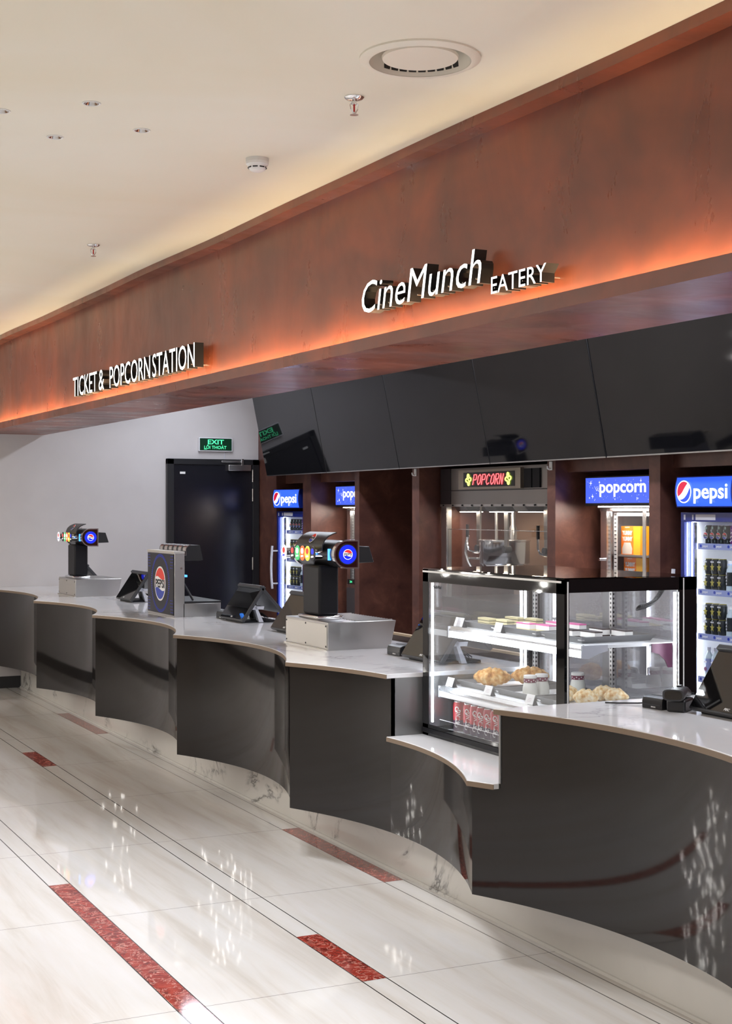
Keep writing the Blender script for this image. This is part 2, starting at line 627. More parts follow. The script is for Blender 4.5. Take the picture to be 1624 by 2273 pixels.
HOLES = [(2.307, 4.337, 0.17), (1.455, 5.356, 0.028), (1.453, 5.906, 0.028), (1.74, 5.65, 0.028), (1.174, 5.609, 0.028)]


def holed_ceiling():
    bm = bmesh.new()
    es = []
    for loop in [[(-8, -6), (7, -6), (7, YW + 0.2), (-8, YW + 0.2)]] + [circle(r, 48, (x, y)) for x, y, r in HOLES]:
        v = [bm.verts.new((a, b, 3.2)) for a, b in loop]
        es += [bm.edges.new((v[i], v[(i + 1) % len(v)])) for i in range(len(v))]
    bmesh.ops.triangle_fill(bm, use_beauty=True, use_dissolve=False, edges=es, normal=(0, 0, -1))
    dead = [f for f in bm.faces if any((f.calc_center_median().x - x) ** 2 + (f.calc_center_median().y - y) ** 2 < (r * 0.995) ** 2 for x, y, r in HOLES)]
    bmesh.ops.delete(bm, geom=dead, context='FACES_ONLY')
    me = bpy.data.meshes.new('ceiling')
    bm.to_mesh(me)
    bm.free()
    o = bpy.data.objects.new('ceiling', me)
    COL.objects.link(o)
    me.materials.append(CEIL)
    return struct(o)


ceiling = holed_ceiling()
G().box(-8, 7, -6, YW + 0.2, 3.3, 3.36).build('light_block_slab', CEIL, ceiling, smooth=0)  # unseen, added above the ceiling holes to block outside light
wall_far = struct(G().box(-8, 7, YW, YW + 0.2, 0, 3.2).build('wall_far', WALLP, smooth=0))
struct(G().box(-8, 3.06, YW - 0.012, YW, 0.0, 0.11).build('baseboard_far', BLACK, smooth=0))
struct(G().box(-8.2, -8, -6, YW + 0.2, 0, 3.2).build('wall_left', principled('tan_wall', srgb(150, 118, 92), 0.7), smooth=0))

# back wall with its niches
XB = 5.47
g = G()
for y0, y1 in ((13.30, YW), (12.45, 12.64), (11.41, 11.50), (10.30, 10.42), (8.33, 8.43), (7.18, 7.29), (-3.0, 5.95)):
    g.box(XB, 6.45, y0, y1, 0, 3.2)
for y0, y1 in ((12.64, 13.30), (11.50, 12.45), (7.29, 8.33), (5.95, 7.18)):
    g.box(XB + 0.1, 6.45, y0, y1, 1.932, 3.2)
g.box(XB + 0.1, 6.45, 8.43, 10.30, 2.03, 3.2)
g.box(6.0, 6.45, 10.42, 11.41, 0, 3.2)
g.box(6.45, 6.6, -3.0, YW, 0, 3.2)
struct(g.build('wall_back', LAMIN, smooth=0))

# bulkhead over the counter: C-shaped profile with a lit trough
XL = lambda y: 2.93 - 0.0195 * y
BULK = [(0, 3.2), (0, 3.16), (0.09, 3.16), (0.09, 2.405), (0.018, 2.405), (0.018, 2.44), (0, 2.44), (0, 2.385), (0.625, 2.385), (0.625, 3.2)]
ys = [-4 + 17.78 * i / 60 for i in range(61)]
vs, fs = [], []
n = len(BULK)
for y in ys:
    wob = 0.006 * math.sin(y * 1.9) + 0.004 * math.sin(y * 3.3 + 1)
    vs += [(XL(y) + a + (wob if b > 2.5 else 0.0), y, b) for a, b in BULK]
for k in range(len(ys) - 1):
    fs += [(k * n + i, (k + 1) * n + i, (k + 1) * n + (i + 1) % n, k * n + (i + 1) % n) for i in range(n)]
fs += [tuple(range(n)), tuple(range((len(ys) - 1) * n, len(ys) * n))[::-1]]
bulk = struct(G().add(vs, fs).build('wall_bulkhead', COPPER, smooth=30))
g = G()
for k in range(len(ys) - 1):
    a, b = ys[k], ys[k + 1]
    x0, x1 = XL(a), XL(b)
    g.add([(x0 + 0.035, a, 2.408), (x0 + 0.0195, a, 2.428), (x1 + 0.0195, b, 2.428), (x1 + 0.035, b, 2.408)], [(0, 1, 2, 3)])
g.build('led_strip', LEDO, bulk, smooth=0)

# door on the far wall
door = struct(G().box(4.56, 5.39, YW - 0.035, YW - 0.01, 0.0, 2.125).build('door_1', principled('black_door_paint', (0.008, 0.008, 0.012), 0.2), smooth=0))
g = G()
g.box(4.49, 4.56, YW - 0.05, YW, 0, 2.18).box(5.39, 5.46, YW - 0.05, YW, 0, 2.18).box(4.49, 5.46, YW - 0.05, YW, 2.125, 2.18)
g.build('door_frame', principled('black_frame_paint', (0.01, 0.01, 0.012), 0.35), door, smooth=0, bevel=0.003)
for z0, z1 in ((1.955, 2.08), (1.76, 1.885), (1.07, 1.195), (0.25, 0.375)):
    G().cyl((5.385, YW - 0.06, z0), (5.385, YW - 0.06, z1), 0.007, n=10).build('hinge', STEEL_W, door)
cl = G().box(5.12, 5.36, YW - 0.085, YW - 0.035, 2.065, 2.125).build('door_closer', ALU, door, bevel=0.004)
g = G().box(5.05, 5.27, YW - 0.075, YW - 0.06, 2.148, 2.166).box(5.255, 5.28, YW - 0.085, YW - 0.055, 2.12, 2.185)
g.build('closer_arm', ALU, cl, bevel=0.002)
G().box(4.625, 4.68, YW - 0.038, YW - 0.035, 2.03, 2.052).build('label_plate', WHITE, door, smooth=0)

# ================================================================== CEILING FITTINGS
t = thing('air_diffuser', 'large round cream air diffuser in the ceiling beside the copper bulkhead', 'air vent', (2.307, 4.337, 3.2))
IVORY = principled('ivory_enamel', srgb(232, 226, 212), 0.4)
G().lathe([(0.205, 0), (0.205, -0.006), (0.185, -0.016), (0.172, -0.014), (0.172, 0.0)], n=64, caps=False).build('flange', IVORY, t)
G().lathe([(0.171, -0.012), (0.158, 0.035), (0.150, 0.06), (0.0, 0.07)], n=64, caps=False).build('throat', IVORY, t)
G().lathe([(0.124, 0.012), (0.130, 0.004), (0.127, -0.004), (0.0, -0.006)], n=64).build('centre_disc', IVORY, t)
g = G()
for k in range(9):
    M = Matrix.Rotation(R(60 + (k - 4) * 11.5), 4, 'Z')
    gg = G(M).add([(0.1665, -0.0155, 0.002), (0.1665, 0.0155, 0.002), (0.157, 0.0145, 0.034), (0.157, -0.0145, 0.034)], [(0, 1, 2, 3)])
    g.f += [[i + len(g.v) for i in f] for f in gg.f]
    g.v += gg.v
    g.mi += gg.mi
g.build('vent_slot', principled('dark_void', (0.02, 0.018, 0.015), 0.6), t)


def sprinkler(loc, label):
    t = thing('fire_sprinkler', label, 'sprinkler', loc, 0, 'ceiling fire sprinklers')
    G().lathe([(0.036, 0), (0.037, -0.003), (0.03, -0.01), (0.014, -0.013), (0.0, -0.013)], n=24).build('escutcheon', CHROME, t)
    G().lathe([(0.009, -0.012), (0.010, -0.028), (0.007, -0.03), (0, -0.03)], n=14).build('collar', CHROME, t)
    g = G()
    for s in (-1, 1):
        g.tube([(s * 0.009, 0, -0.022), (s * 0.016, 0, -0.03), (s * 0.013, 0, -0.045), (s * 0.004, 0, -0.06), (0, 0, -0.063)], 0.0028, 8)
    g.build('frame_arm', CHROME, t)
    G().cyl((0, 0, -0.03), (0, 0, -0.055), 0.0035, n=10).build('red_bulb', principled('red_glass_bulb', (0.5, 0.01, 0.01), 0.1), t)
    g = G().lathe([(0.004, -0.06), (0.008, -0.064), (0.016, -0.065), (0.016, -0.067), (0, -0.067)], n=16)
    g.build('deflector', CHROME, t)
    return t


sprinkler((2.305, 4.851, 3.2), 'chrome fire sprinkler hanging from the ceiling nearest the round air vent')
sprinkler((2.242, 8.211, 3.2), 'chrome fire sprinkler hanging from the ceiling farther away near the far end of the bulkhead')

t = thing('smoke_detector', 'small white round smoke detector on the cream ceiling', 'smoke detector', (2.332, 5.887, 3.2))
G().lathe([(0.05, 0), (0.05, -0.012), (0.049, -0.016), (0, -0.016)], n=32).build('mount', principled('warm_white_plastic', (0.7, 0.69, 0.66), 0.4), t)
G().lathe([(0.049, -0.016), (0.049, -0.026), (0.04, -0.036), (0.034, -0.05), (0.024, -0.056), (0, -0.057)], n=32).build('housing', WHITE, t)
g = G()
for a in range(0, 360, 45):
    c, s = math.cos(R(a + 10)), math.sin(R(a + 10))
    M = Matrix.Translation((c * 0.0385, s * 0.0385, -0.041)) @ Matrix.Rotation(R(a + 10), 4, 'Z') @ Matrix.Rotation(R(-22), 4, 'Y')
    gg = G(M).box(-0.0015, 0.0015, -0.011, 0.011, -0.0025, 0.0025)
    g.v += gg.v
    g.f += [[i + len(g.v) - len(gg.v) for i in f] for f in gg.f]
    g.mi += gg.mi
g.build('vent_slots', BLACK, t)


def downlight(x, y, label, power, spot=R(80)):
    t = thing('recessed_downlight', label, 'ceiling light', (x, y, 3.2), 0, 'recessed downlights') if label else None
    if t:
        G().lathe([(0.035, 0), (0.035, -0.003), (0.030, -0.004), (0.027, 0.0)], n=24, caps=False).build('trim_ring', WHITE, t)
        G().lathe([(0.0275, -0.002), (0.016, 0.03), (0, 0.03)], n=20, caps=False).build('reflector', CHROME, t)
        G().lathe([(0.014, 0.0285), (0, 0.0285)], n=16, caps=False).build('lens', principled('lamp_lens', (1, 1, 1), 0.3, emit=(1, 0.98, 0.95), estr=6.0), t)
    d = bpy.data.lights.new('downlight_lamp', 'SPOT')
    d.energy = power
    d.color = (0.9, 0.94, 1.0)
    d.spot_size = spot
    d.spot_blend = 0.7
    d.shadow_soft_size = 0.03
    o = bpy.data.objects.new('downlight_lamp', d)
    COL.objects.link(o)
    o.location = (0, 0, -0.012) if t else (x, y, 3.185)
    if t:
        o.parent = t


downlight(1.455, 5.356, 'recessed ceiling downlight, the one nearest the top of the picture', 70)
downlight(1.453, 5.906, 'recessed ceiling downlight, lowest of the diamond of four', 70)
downlight(1.74, 5.65, 'recessed ceiling downlight closest to the smoke detector', 70)
downlight(1.174, 5.609, 'recessed ceiling downlight cut by the left picture edge', 70)
for x, y, p in ((1.45, 2.6, 240), (1.45, -0.5, 150), (-0.9, 8.8, 120)):
    downlight(x, y, None, p)

# ================================================================== SERVICE COUNTER
ZT, ZB, TH = 0.95, 0.25, 0.02
TIPS = [13.60, 11.623, 9.872, 8.109, 6.421, 4.685, 2.95, 1.2]
XT, DEP = 2.71, 0.205


def front_x(y):
    for a, b in zip(TIPS[:-1], TIPS[1:]):
        if b <= y <= a:
            u = (a - y) / (a - b)
            d = DEP if a < 13 else 0.2
            return XT + d * (1 - (2 * u - 1) ** 2)
    return XT + 0.1


def arc(y0, y1, dx=0.0, n=None):
    """front outline points from y0 down to y1 (y0 > y1), with the tips kept sharp"""
    pts = set([y0, y1] + [tp for tp in TIPS if y1 < tp < y0])
    k = n or max(2, int((y0 - y1) * 16))
    for i in range(k + 1):
        pts.add(y0 + (y1 - y0) * i / k)
    return [(front_x(y) + dx, y) for y in sorted(pts, reverse=True)]


ctr = thing('service_counter', 'long scalloped service counter with dark gloss panels and white marble top', 'counter', (2.9, 8.0, 0))
CO = Matrix.Translation((-2.9, -8.0, 0))
YC, YD = 5.737, 4.575      # the tall top stops at YC, the lower ledge runs from YC to YD
ZL = 0.675
for a, b in zip(TIPS[:-1], TIPS[1:]):
    g = G(CO)
    a2 = min(a, YW - 0.002)
    if a == TIPS[4]:
        secs = [(a2, YC, ZT - TH), (YC, b, ZL - TH)]
    elif a == TIPS[5]:
        secs = [(a2, YD, ZL - TH), (YD, b, ZT - TH)]
    else:
        secs = [(a2, b, ZT - TH)]
    for y0, y1, top in secs:
        pts = arc(y0, y1, 0.0)
        inner = [(x + 0.02, y) for x, y in pts]
        g.prism(pts + inner[::-1], 'z', ZB, top)
    g.build('front_panel', PANEL, ctr, smooth=35)
XBK = 3.70
# worktops
tp = arc(YW - 0.002, YC, -0.022)
G(CO).prism(tp + [(XBK, YC), (XBK, YW - 0.002)], 'z', ZT - TH, ZT).build('marble_top', COUNTERTOP, ctr, smooth=30, bevel=0.002)
tp = arc(YD - 0.0, 1.2, -0.022)
G(CO).prism(tp + [(XBK, 1.2), (XBK, YD)], 'z', ZT - TH, ZT).build('marble_top', COUNTERTOP, ctr, smooth=30, bevel=0.002)
tp = arc(YC, YD, -0.022)
G(CO).prism(tp + [(XBK, YD), (XBK, YC)], 'z', ZL - TH, ZL).build('marble_ledge', COUNTERTOP, ctr, smooth=30, bevel=0.002)
for nm, y0, y1, z in (('top_edge', YW - 0.002, YC, ZT), ('top_edge', YD, 1.2, ZT), ('ledge_edge', YC, YD, ZL)):
    o = [(x - 0.0235, y) for x, y in arc(y0, y1)]
    i = [(x - 0.021, y) for x, y in arc(y0, y1)]
    G(CO).prism(o + i[::-1], 'z', z - TH - 0.001, z - 0.0025).build(nm, TAN, ctr, smooth=30)
G(CO).box(3.065, 3.1, 1.2, YW - 0.01, 0.0, ZB + 0.02).build('marble_plinth', PLINTH, ctr, smooth=0)
G(CO).box(3.055, 3.066, 1.2, YW - 0.01, 0.0, 0.012).build('plinth_bead', PLINTH, ctr, smooth=0)
G(CO).prism(arc(YW - 0.01, 1.2, 0.02) + [(3.1, 1.2), (3.1, YW - 0.01)], 'z', ZB - 0.004, ZB + 0.004).build('underside_board', BROWN, ctr, smooth=0)
# steel cheeks beside the low ledge
G(CO).box(front_x(YC) - 0.0, XBK, YC, YC + 0.012, ZL, ZT - TH).build('steel_cheek', principled('dull_cheek_steel', (0.3, 0.3, 0.3), 0.35, 0.9), ctr, smooth=0)
G(CO).box(front_x(YD) + 0.0, XBK, YD - 0.012, YD, ZL, ZT - TH).build('steel_cheek', principled('dull_cheek_steel', (0.3, 0.3, 0.3), 0.35, 0.9), ctr, smooth=0)
G(CO).box(XBK - 0.02, XBK, 1.2, YW - 0.01, 0.0, ZL - TH).build('rear_board', BROWN, ctr, smooth=0)
ups = thing('rear_upstand', 'low brown ledge with beige cap on the rear edge of the counter', 'ledge', (XBK - 0.01, 6.87, ZT))
G().box(-0.01, 0.01, YC - 6.87, 1.13, 0, 0.03).build('upstand_board', BROWN, ups, smooth=0)
G().box(-0.012, 0.014, YC - 6.87, 1.13, 0.03, 0.042).build('upstand_cap', BEIGE, ups, smooth=0)

# ================================================================== ILLUMINATED SIGNS


def lit_sign(name, label, words, depth=0.055):
    y_mid = sum(wd[1] + wd[2] for wd in words) / (2 * len(words))
    root = thing(name, label, 'sign', (XL(y_mid) + 0.09, y_mid, words[0][3]))
    for (body, ya, yb, z0, z1, bold, shear, ref) in words:
        vs, fs, mi = text_mesh(body, bold, shear, True)
        rv = [v for v in text_mesh(ref, bold, shear)[0]]
        cap0, cap1 = min(v[1] for v in rv), max(v[1] for v in rv)
        x0, x1 = min(v[0] for v in vs), max(v[0] for v in vs)
        sx = (ya - yb) / (x1 - x0)
        sy = (z1 - z0) / (cap1 - cap0)
        for li in range(len(body)):
            faces = [f for f, m in zip(fs, mi) if m == li]
            if not faces:
                continue
            idx = sorted({i for f in faces for i in f})
            mp = {i: k for k, i in enumerate(idx)}
            pv = []
            for i in idx:
                y = ya - (vs[i][0] - x0) * sx
                pv.append((XL(y) + 0.065 - vs[i][2] * depth - root.location.x, y - root.location.y, z0 + (vs[i][1] - cap0) * sy - root.location.z))
            g = G()
            for f in faces:
                zz = [vs[i][2] for i in f]
                g.add([], [], None)
                g.f.append([mp[i] for i in f])
                g.mi.append(0 if min(zz) > 0.99 else 1)
            g.v = [Vector(p) for p in pv]
            g.build('letter', None, root, smooth=0, mats=[LETTERW, LETTERS])
            # two stand-off pins to the wall
            cy = sum(p[1] for p in pv) / len(pv)
            zs = [p[2] for p in pv]
            zz = min(zs) + 0.02
            G().cyl((pv[0][0] + 0.0, cy, zz), (XL(cy + root.location.y) + 0.092 - root.location.x, cy, zz), 0.003, n=6).build('standoff_pin', STEEL, root)
    return root


lit_sign('illuminated_sign', 'white lit TICKET AND POPCORN STATION letters at the far end of the copper bulkhead',
         [('TICKET', 10.57, 9.965, 2.503, 2.645, 0.0, 0, 'TICKET'), ('&', 9.92, 9.795, 2.503, 2.645, 0.0, 0, '&'),
          ('POPCORN', 9.665, 8.81, 2.503, 2.645, 0.0, 0, 'P'), ('STATION', 8.765, 8.01, 2.503, 2.645, 0.0, 0, 'T')])
lit_sign('illuminated_sign', 'white lit CineMunch EATERY letters at the near end of the copper bulkhead',
         [('CineMunch', 5.867, 4.849, 2.55, 2.69, -0.004, 0.2, 'C'), ('EATERY', 4.779, 4.406, 2.497, 2.561, 0.0, 0.02, 'E')])

# ================================================================== EXIT SIGN
t = thing('exit_sign', 'green lit EXIT sign box on the wall above the black door', 'exit sign', (5.0, YW, 2.258))
G().box(-0.178, 0.178, -0.035, 0, 0, 0.138).build('housing', principled('sign_white', (0.7, 0.7, 0.74), 0.4), t, bevel=0.003)
G().box(-0.168, 0.168, -0.037, -0.034, 0.009, 0.129).build('sign_face', SIGNG, t, smooth=0)
M = face_negy(0, -0.037, 0)
G(M).text('EXIT', 0.0, 0.094, width=0.17, height=0.046, bold=0.018).build('lettering', GREENT, t, smooth=0)
G(M).text('LỐI THOÁT', -0.005, 0.049, width=0.235, height=0.05, bold=0.008).build('lettering', GREENT, t, smooth=0)
G(M).plate([(-0.125, 0.018), (-0.095, 0.018), (-0.095, 0.022), (-0.125, 0.022)]).build('underline', GREENT, t, smooth=0)

G().tube([(0.105, -0.004, 0.0), (0.105, -0.004, -0.075)], 0.003, 6).build('power_lead', GREYL, t)

# ================================================================== MENU SCREENS
names = ['farthest black menu screen over the counter, mirroring the exit sign', 'second black menu screen from the far end', 'middle black menu screen of the five', 'second black menu screen from the near end', 'nearest black menu screen, cut by the right picture edge']
proto = None
for i, y in enumerate((13.25, 11.83, 10.41, 8.99, 7.565)):
    if proto is None:
        t = thing('menu_screen', names[0], 'screen', (5.35, y - 0.7125, 2.003), 0, 'black menu screens in a row over the counter')
        tilt = Matrix.Rotation(R(-11.5), 4, 'Y')
        G(tilt).box(0, 0.03, -0.7075, 0.7075, 0.0, 0.82).build('casing', BLACK, t, bevel=0.003)
        G(tilt).box(-0.002, 0.001, -0.703, 0.703, 0.010, 0.816).build('screen_glass', TVG, t, smooth=0)
        G(tilt).box(-0.003, 0.002, -0.705, 0.705, 0.0, 0.008).build('lower_bezel', STEEL, t, smooth=0)
        g = G(tilt)
        g.box(0.03, 0.06, -0.2, 0.2, 0.2, 0.6)
        g.build('wall_bracket', BLACKM, t, smooth=0)
        G().box(-0.02, 0.115, -0.02, 0.02, 0.4, 0.46).build('bracket_arm', BLACKM, t, smooth=0)
        proto = t
    else:
        dup(proto, (5.35, y - 0.7125, 2.003), None, names[i])

for y, lb in ((10.36, 'white plastic hook on the column left of the popcorn machine'), (8.38, 'white plastic hook on the column right of the popcorn machine')):
    t = thing('wall_hook', lb, 'hook', (XB, y, 1.945), 0, 'white hooks under the screens')
    G().box(-0.008, 0, -0.018, 0.018, 0, 0.06).build('back_plate', WHITE, t, bevel=0.003)
    G().tube([(-0.008, 0, 0.012), (-0.02, 0, 0.006), (-0.03, 0.0, 0.012), (-0.032, 0.0, 0.028)], 0.006, 8).build('hook_tip', WHITE, t)

# ================================================================== SODA TAP TOWERS


def dspan(cx, cz, r, xr, n=14):
    """D outline: round at -x, square at +x (x, z)"""
    pts = [(xr, cz + r), (cx, cz + r)]
    for i in range(1, n):
        a = PI / 2 + PI * i / n
        pts.append((cx + r * math.cos(a), cz + r * math.sin(a)))
    pts += [(cx, cz - r), (xr, cz - r)]
    return pts


def tap_tower(loc, label):
    t = thing('soda_tap_tower', label, 'drink dispenser', loc, 0, 'soda tap towers')
    g = G()
    g.prism([(-0.18, 0), (0.18, 0), (0.212, 0.145), (-0.18, 0.145)], 'y', -0.28, 0.28)
    b = g.build('steel_base', STEEL, t, bevel=0.002)
    G().box(-0.1835, -0.18, -0.27, 0.27, 0.012, 0.133).build('front_plate', STEEL_W, b, smooth=0)
    for y in (-0.26, 0.0, 0.26):
        for z in (0.02, 0.125):
            if abs(y) < 0.1 or True:
                G().cyl((-0.1835, y, z), (-0.186, y, z), 0.005, n=10).build('screw', GREYD, b)
    G().box(-0.19, -0.18, -0.285, 0.285, 0, 0.006).build('base_flange', STEEL_W, b, smooth=0)
    g = G()
    for k in range(16):
        y = -0.24 + 0.032 * k
        g.box(-0.01, 0.2, y, y + 0.008, 0.145, 0.149)
    g.box(-0.012, 0.205, -0.25, -0.244, 0.145, 0.15).box(-0.012, 0.205, 0.25, 0.256, 0.145, 0.15)
    g.build('drip_grate', STEEL, t, smooth=0)
    G().box(-0.155, 0.0, -0.085, 0.175, 0.145, 0.165).build('chrome_collar', CHROME, t, bevel=0.008)
    G().box(-0.135, -0.018, -0.066, 0.154, 0.165, 0.43).build('tower_post', BLACKM, t, bevel=0.014)
    head = G().prism(dspan(-0.037, 0.492, 0.07, 0.028), 'y', -0.19, 0.34).build('tap_head', BLACK, t, smooth=30)
    # chrome end rims
    out, inn = dspan(-0.037, 0.492, 0.0755, 0.0335), dspan(-0.037, 0.492, 0.068, 0.026)
    for y0, y1 in ((-0.205, -0.175), (0.325, 0.35)):
        vs, fs, n = [], [], len(out)
        for y in (y0, y1):
            vs += [(p[0], y, p[1]) for p in out] + [(p[0], y, p[1]) for p in inn]
        for i in range(n):
            j = (i + 1) % n
            fs += [(i, j, n + j, n + i), (2 * n + i, 3 * n + i, 3 * n + j, 2 * n + j), (i, 2 * n + i, 2 * n + j, j), (n + i, n + j, 3 * n + j, 3 * n + i)]
        G().add(vs, [f[::-1] for f in fs]).build('chrome_rim', CHROME, head, smooth=30)
    G().prism(inn, 'y', -0.198, -0.19).build('end_plate', principled('dark_red_plate', (0.06, 0.012, 0.012), 0.15, 0.5), head, smooth=30)
    med = G(face_negy(-0.033, -0.198, 0.492)).plate(circle(0.056), 0.006).build('end_medallion', BLACK, t)
    G(face_negy(-0.033, -0.204, 0.492)).plate(circle(0.05), 0.002).build('lit_ring', BADGEB, med)
    globe_new(face_negy(-0.033, -0.206, 0.492), 0.027, med, BADGEW, BADGER, BADGEB)
    # curved flip-up cover with a badge
    arcp = [(-0.128, 0.518), (-0.124, 0.543), (-0.112, 0.568), (-0.09, 0.588), (-0.064, 0.6), (-0.042, 0.606)]
    inner = [(p[0] + 0.004, p[1] - 0.005) for p in arcp]
    cov = G().prism(arcp + inner[::-1], 'y', -0.085, 0.26).build('curved_cover', BLACK, t, smooth=50)
    g_w, g_r, g_b, g_t = G(), G(), G(), G()
    th = R(38)
    Mc = Matrix.Translation((-0.0865, 0.05, 0.5765)) @ Matrix.Rotation(th, 4, 'Y') @ face_negx(0, 0, 0)
    Mc = Matrix.Translation((-0.1085, 0.075, 0.5735)) @ Matrix.Rotation(R(38), 4, 'Y') @ face_negx(0, 0, 0)
    globe_new(Mc, 0.03, cov, WHITEP, REDP, BLUEP)
    # tap badges
    cols = [(BADGEW, BADGER, 'PEPSI'), (INK, BADGER, 'PEPSI'), (BADGEG, BADGEW, '7UP'), (BADGEO, BADGEW, ''), (BADGEY, BADGER, ''), (INK, BADGEB, 'PEPSI')]
    for k, (c1, c2, tx) in enumerate(cols):
        y = 0.315 - 0.068 * k - (0.0 if k else -0.005)
        dx = -0.02 if k == 0 else 0
        st = G().cyl((-0.1, y, 0.492), (-0.152 + dx, y, 0.492), 0.027, n=18).build('tap_badge', CHROME, t)
        G(face_negx(-0.152 + dx, y, 0.492)).plate(circle(0.034, ry=0.04), 0.004).build('badge_face', c1, st)
        M2 = face_negx(-0.156 + dx, y, 0.492)
        G(M2).plate(circle(0.017, c=(0, 0.012), ry=0.016), 0.001).build('badge_emblem', c2, st)
        G(M2).plate([(-0.016, -0.022), (0.016, -0.018), (0.012, -0.01), (-0.016, -0.012)], 0.001).build('badge_stripe', BADGEW if c1 is not BADGEW else BADGEB, st)
    G().box(-0.112, -0.1, -0.14, -0.125, 0.46, 0.52).build('blue_lamp', BLUEGLOW, t, smooth=0)
    # staff side spout guard
    G().prism([(0.028, 0.535), (0.10, 0.532), (0.128, 0.448), (0.028, 0.445)], 'y', -0.19, 0.30).build('spout_guard', BLACK, t, bevel=0.003)
    return t


tap_tower((3.27, 7.096, ZT), 'black soda tap tower on steel base, the near one left of the glass display case')
tow = [o for o in COL.objects if o.name == 'soda_tap_tower'][0]
dup(tow, (3.288, 12.21, ZT), None, 'black soda tap tower on steel base, the far one against the white wall')

# ================================================================== COUNTER SODA MACHINE (L shaped)
t = thing('soda_fountain', 'steel soda fountain with dark blue front panel and large round badge on the counter', 'drink dispenser', (3.11, 9.665, ZT))
G().box(0.004, 0.075, -0.298, 0.298, 0, 0.442).build('steel_cabinet', STEEL, t, bevel=0.002)
fp = G().box(0.0, 0.005, -0.285, 0.285, 0.012, 0.425).build('front_panel', principled('midnight_panel', srgb(10, 10, 24), 0.3, spec=0.25), t, smooth=0)
DOTS = principled('blue_dots', srgb(50, 70, 200), 0.4)
g = G()
for rr, ww in ((0.196, 0.005), (0.185, 0.003)):
    for k in range(84):
        a = 2 * PI * k / 84
        M = face_negx(-0.0002, 0, 0.219) @ Matrix.Rotation(a, 4, 'Z') @ Matrix.Translation((rr, 0, 0))
        gg = G(M).plate([(-ww, -0.004), (ww, -0.004), (ww, 0.003), (-ww, 0.003)], 0.0008)
        g.f += [[i + len(g.v) for i in f] for f in gg.f]
        g.v += gg.v
        g.mi += gg.mi
for sy in (-1, 1):
    for sz in (0.03, 0.41):
        for k in range(5):
            for j in range(3):
                zz = sz + (k * 0.02 if sz < 0.2 else -k * 0.02)
                yy = sy * (0.275 - j * 0.02 - k * 0.003)
                gg = G(face_negx(-0.0002, yy, zz)).plate([(-0.006, -0.002), (0.006, -0.002), (0.006, 0.002), (-0.006, 0.002)], 0.0008)
                g.f += [[i + len(g.v) for i in f] for f in gg.f]
                g.v += gg.v
                g.mi += gg.mi
g.build('dot_ring', DOTS, fp, smooth=0)
globe_new(face_negx(-0.0005, 0, 0.216), 0.119, fp, WHITEP, REDP, BLUEP)
G().box(0.0, 0.075, -0.3, 0.3, 0.43, 0.445).build('top_trim', STEEL_W, t, smooth=0)
G().cyl((0.05, -0.3, 0.33), (0.05, -0.304, 0.33), 0.008, n=12).build('lock', CHROME, t)
G().box(0.066, 0.334, -0.298, 0.298, 0, 0.092).build('lower_cabinet', STEEL, t, bevel=0.002)
G().box(0.075, 0.336, -0.299, 0.299, 0.092, 0.106).build('drip_tray', BLACK, t, bevel=0.002)
hood = [(0.085, 0.40)] + [(0.115 + 0.03 * math.cos(a), 0.455 + 0.03 * math.sin(a)) for a in [PI - PI / 2 * i / 6 for i in range(7)]] + [(0.19, 0.485), (0.212, 0.385), (0.2, 0.38), (0.085, 0.38)]
G().prism(hood, 'y', -0.28, 0.28).build('spout_hood', BLACK, t, smooth=30)
for k in range(6):
    y = 0.26 - 0.1 * k
    pp = [(0.082, 0.42)] + [(0.115 + 0.034 * math.cos(a), 0.455 + 0.034 * math.sin(a)) for a in [PI - PI / 2 * i / 6 for i in range(7)]]
    qq = [(p[0] + 0.004, p[1] - 0.004) for p in pp]
    G().prism(pp + qq[::-1], 'y', y - 0.06, y).build('chrome_band', CHROME, t, smooth=50)
G().box(0.075, 0.1, -0.28, -0.24, 0.27, 0.284).build('blue_lamp', BLUEGLOW, t, smooth=0)
G().tube([(0.085, -0.2, 0.25), (0.17, -0.2, 0.106)], 0.008, 8).build('splash_brace', GREYD, t)

# ================================================================== TILL TERMINALS


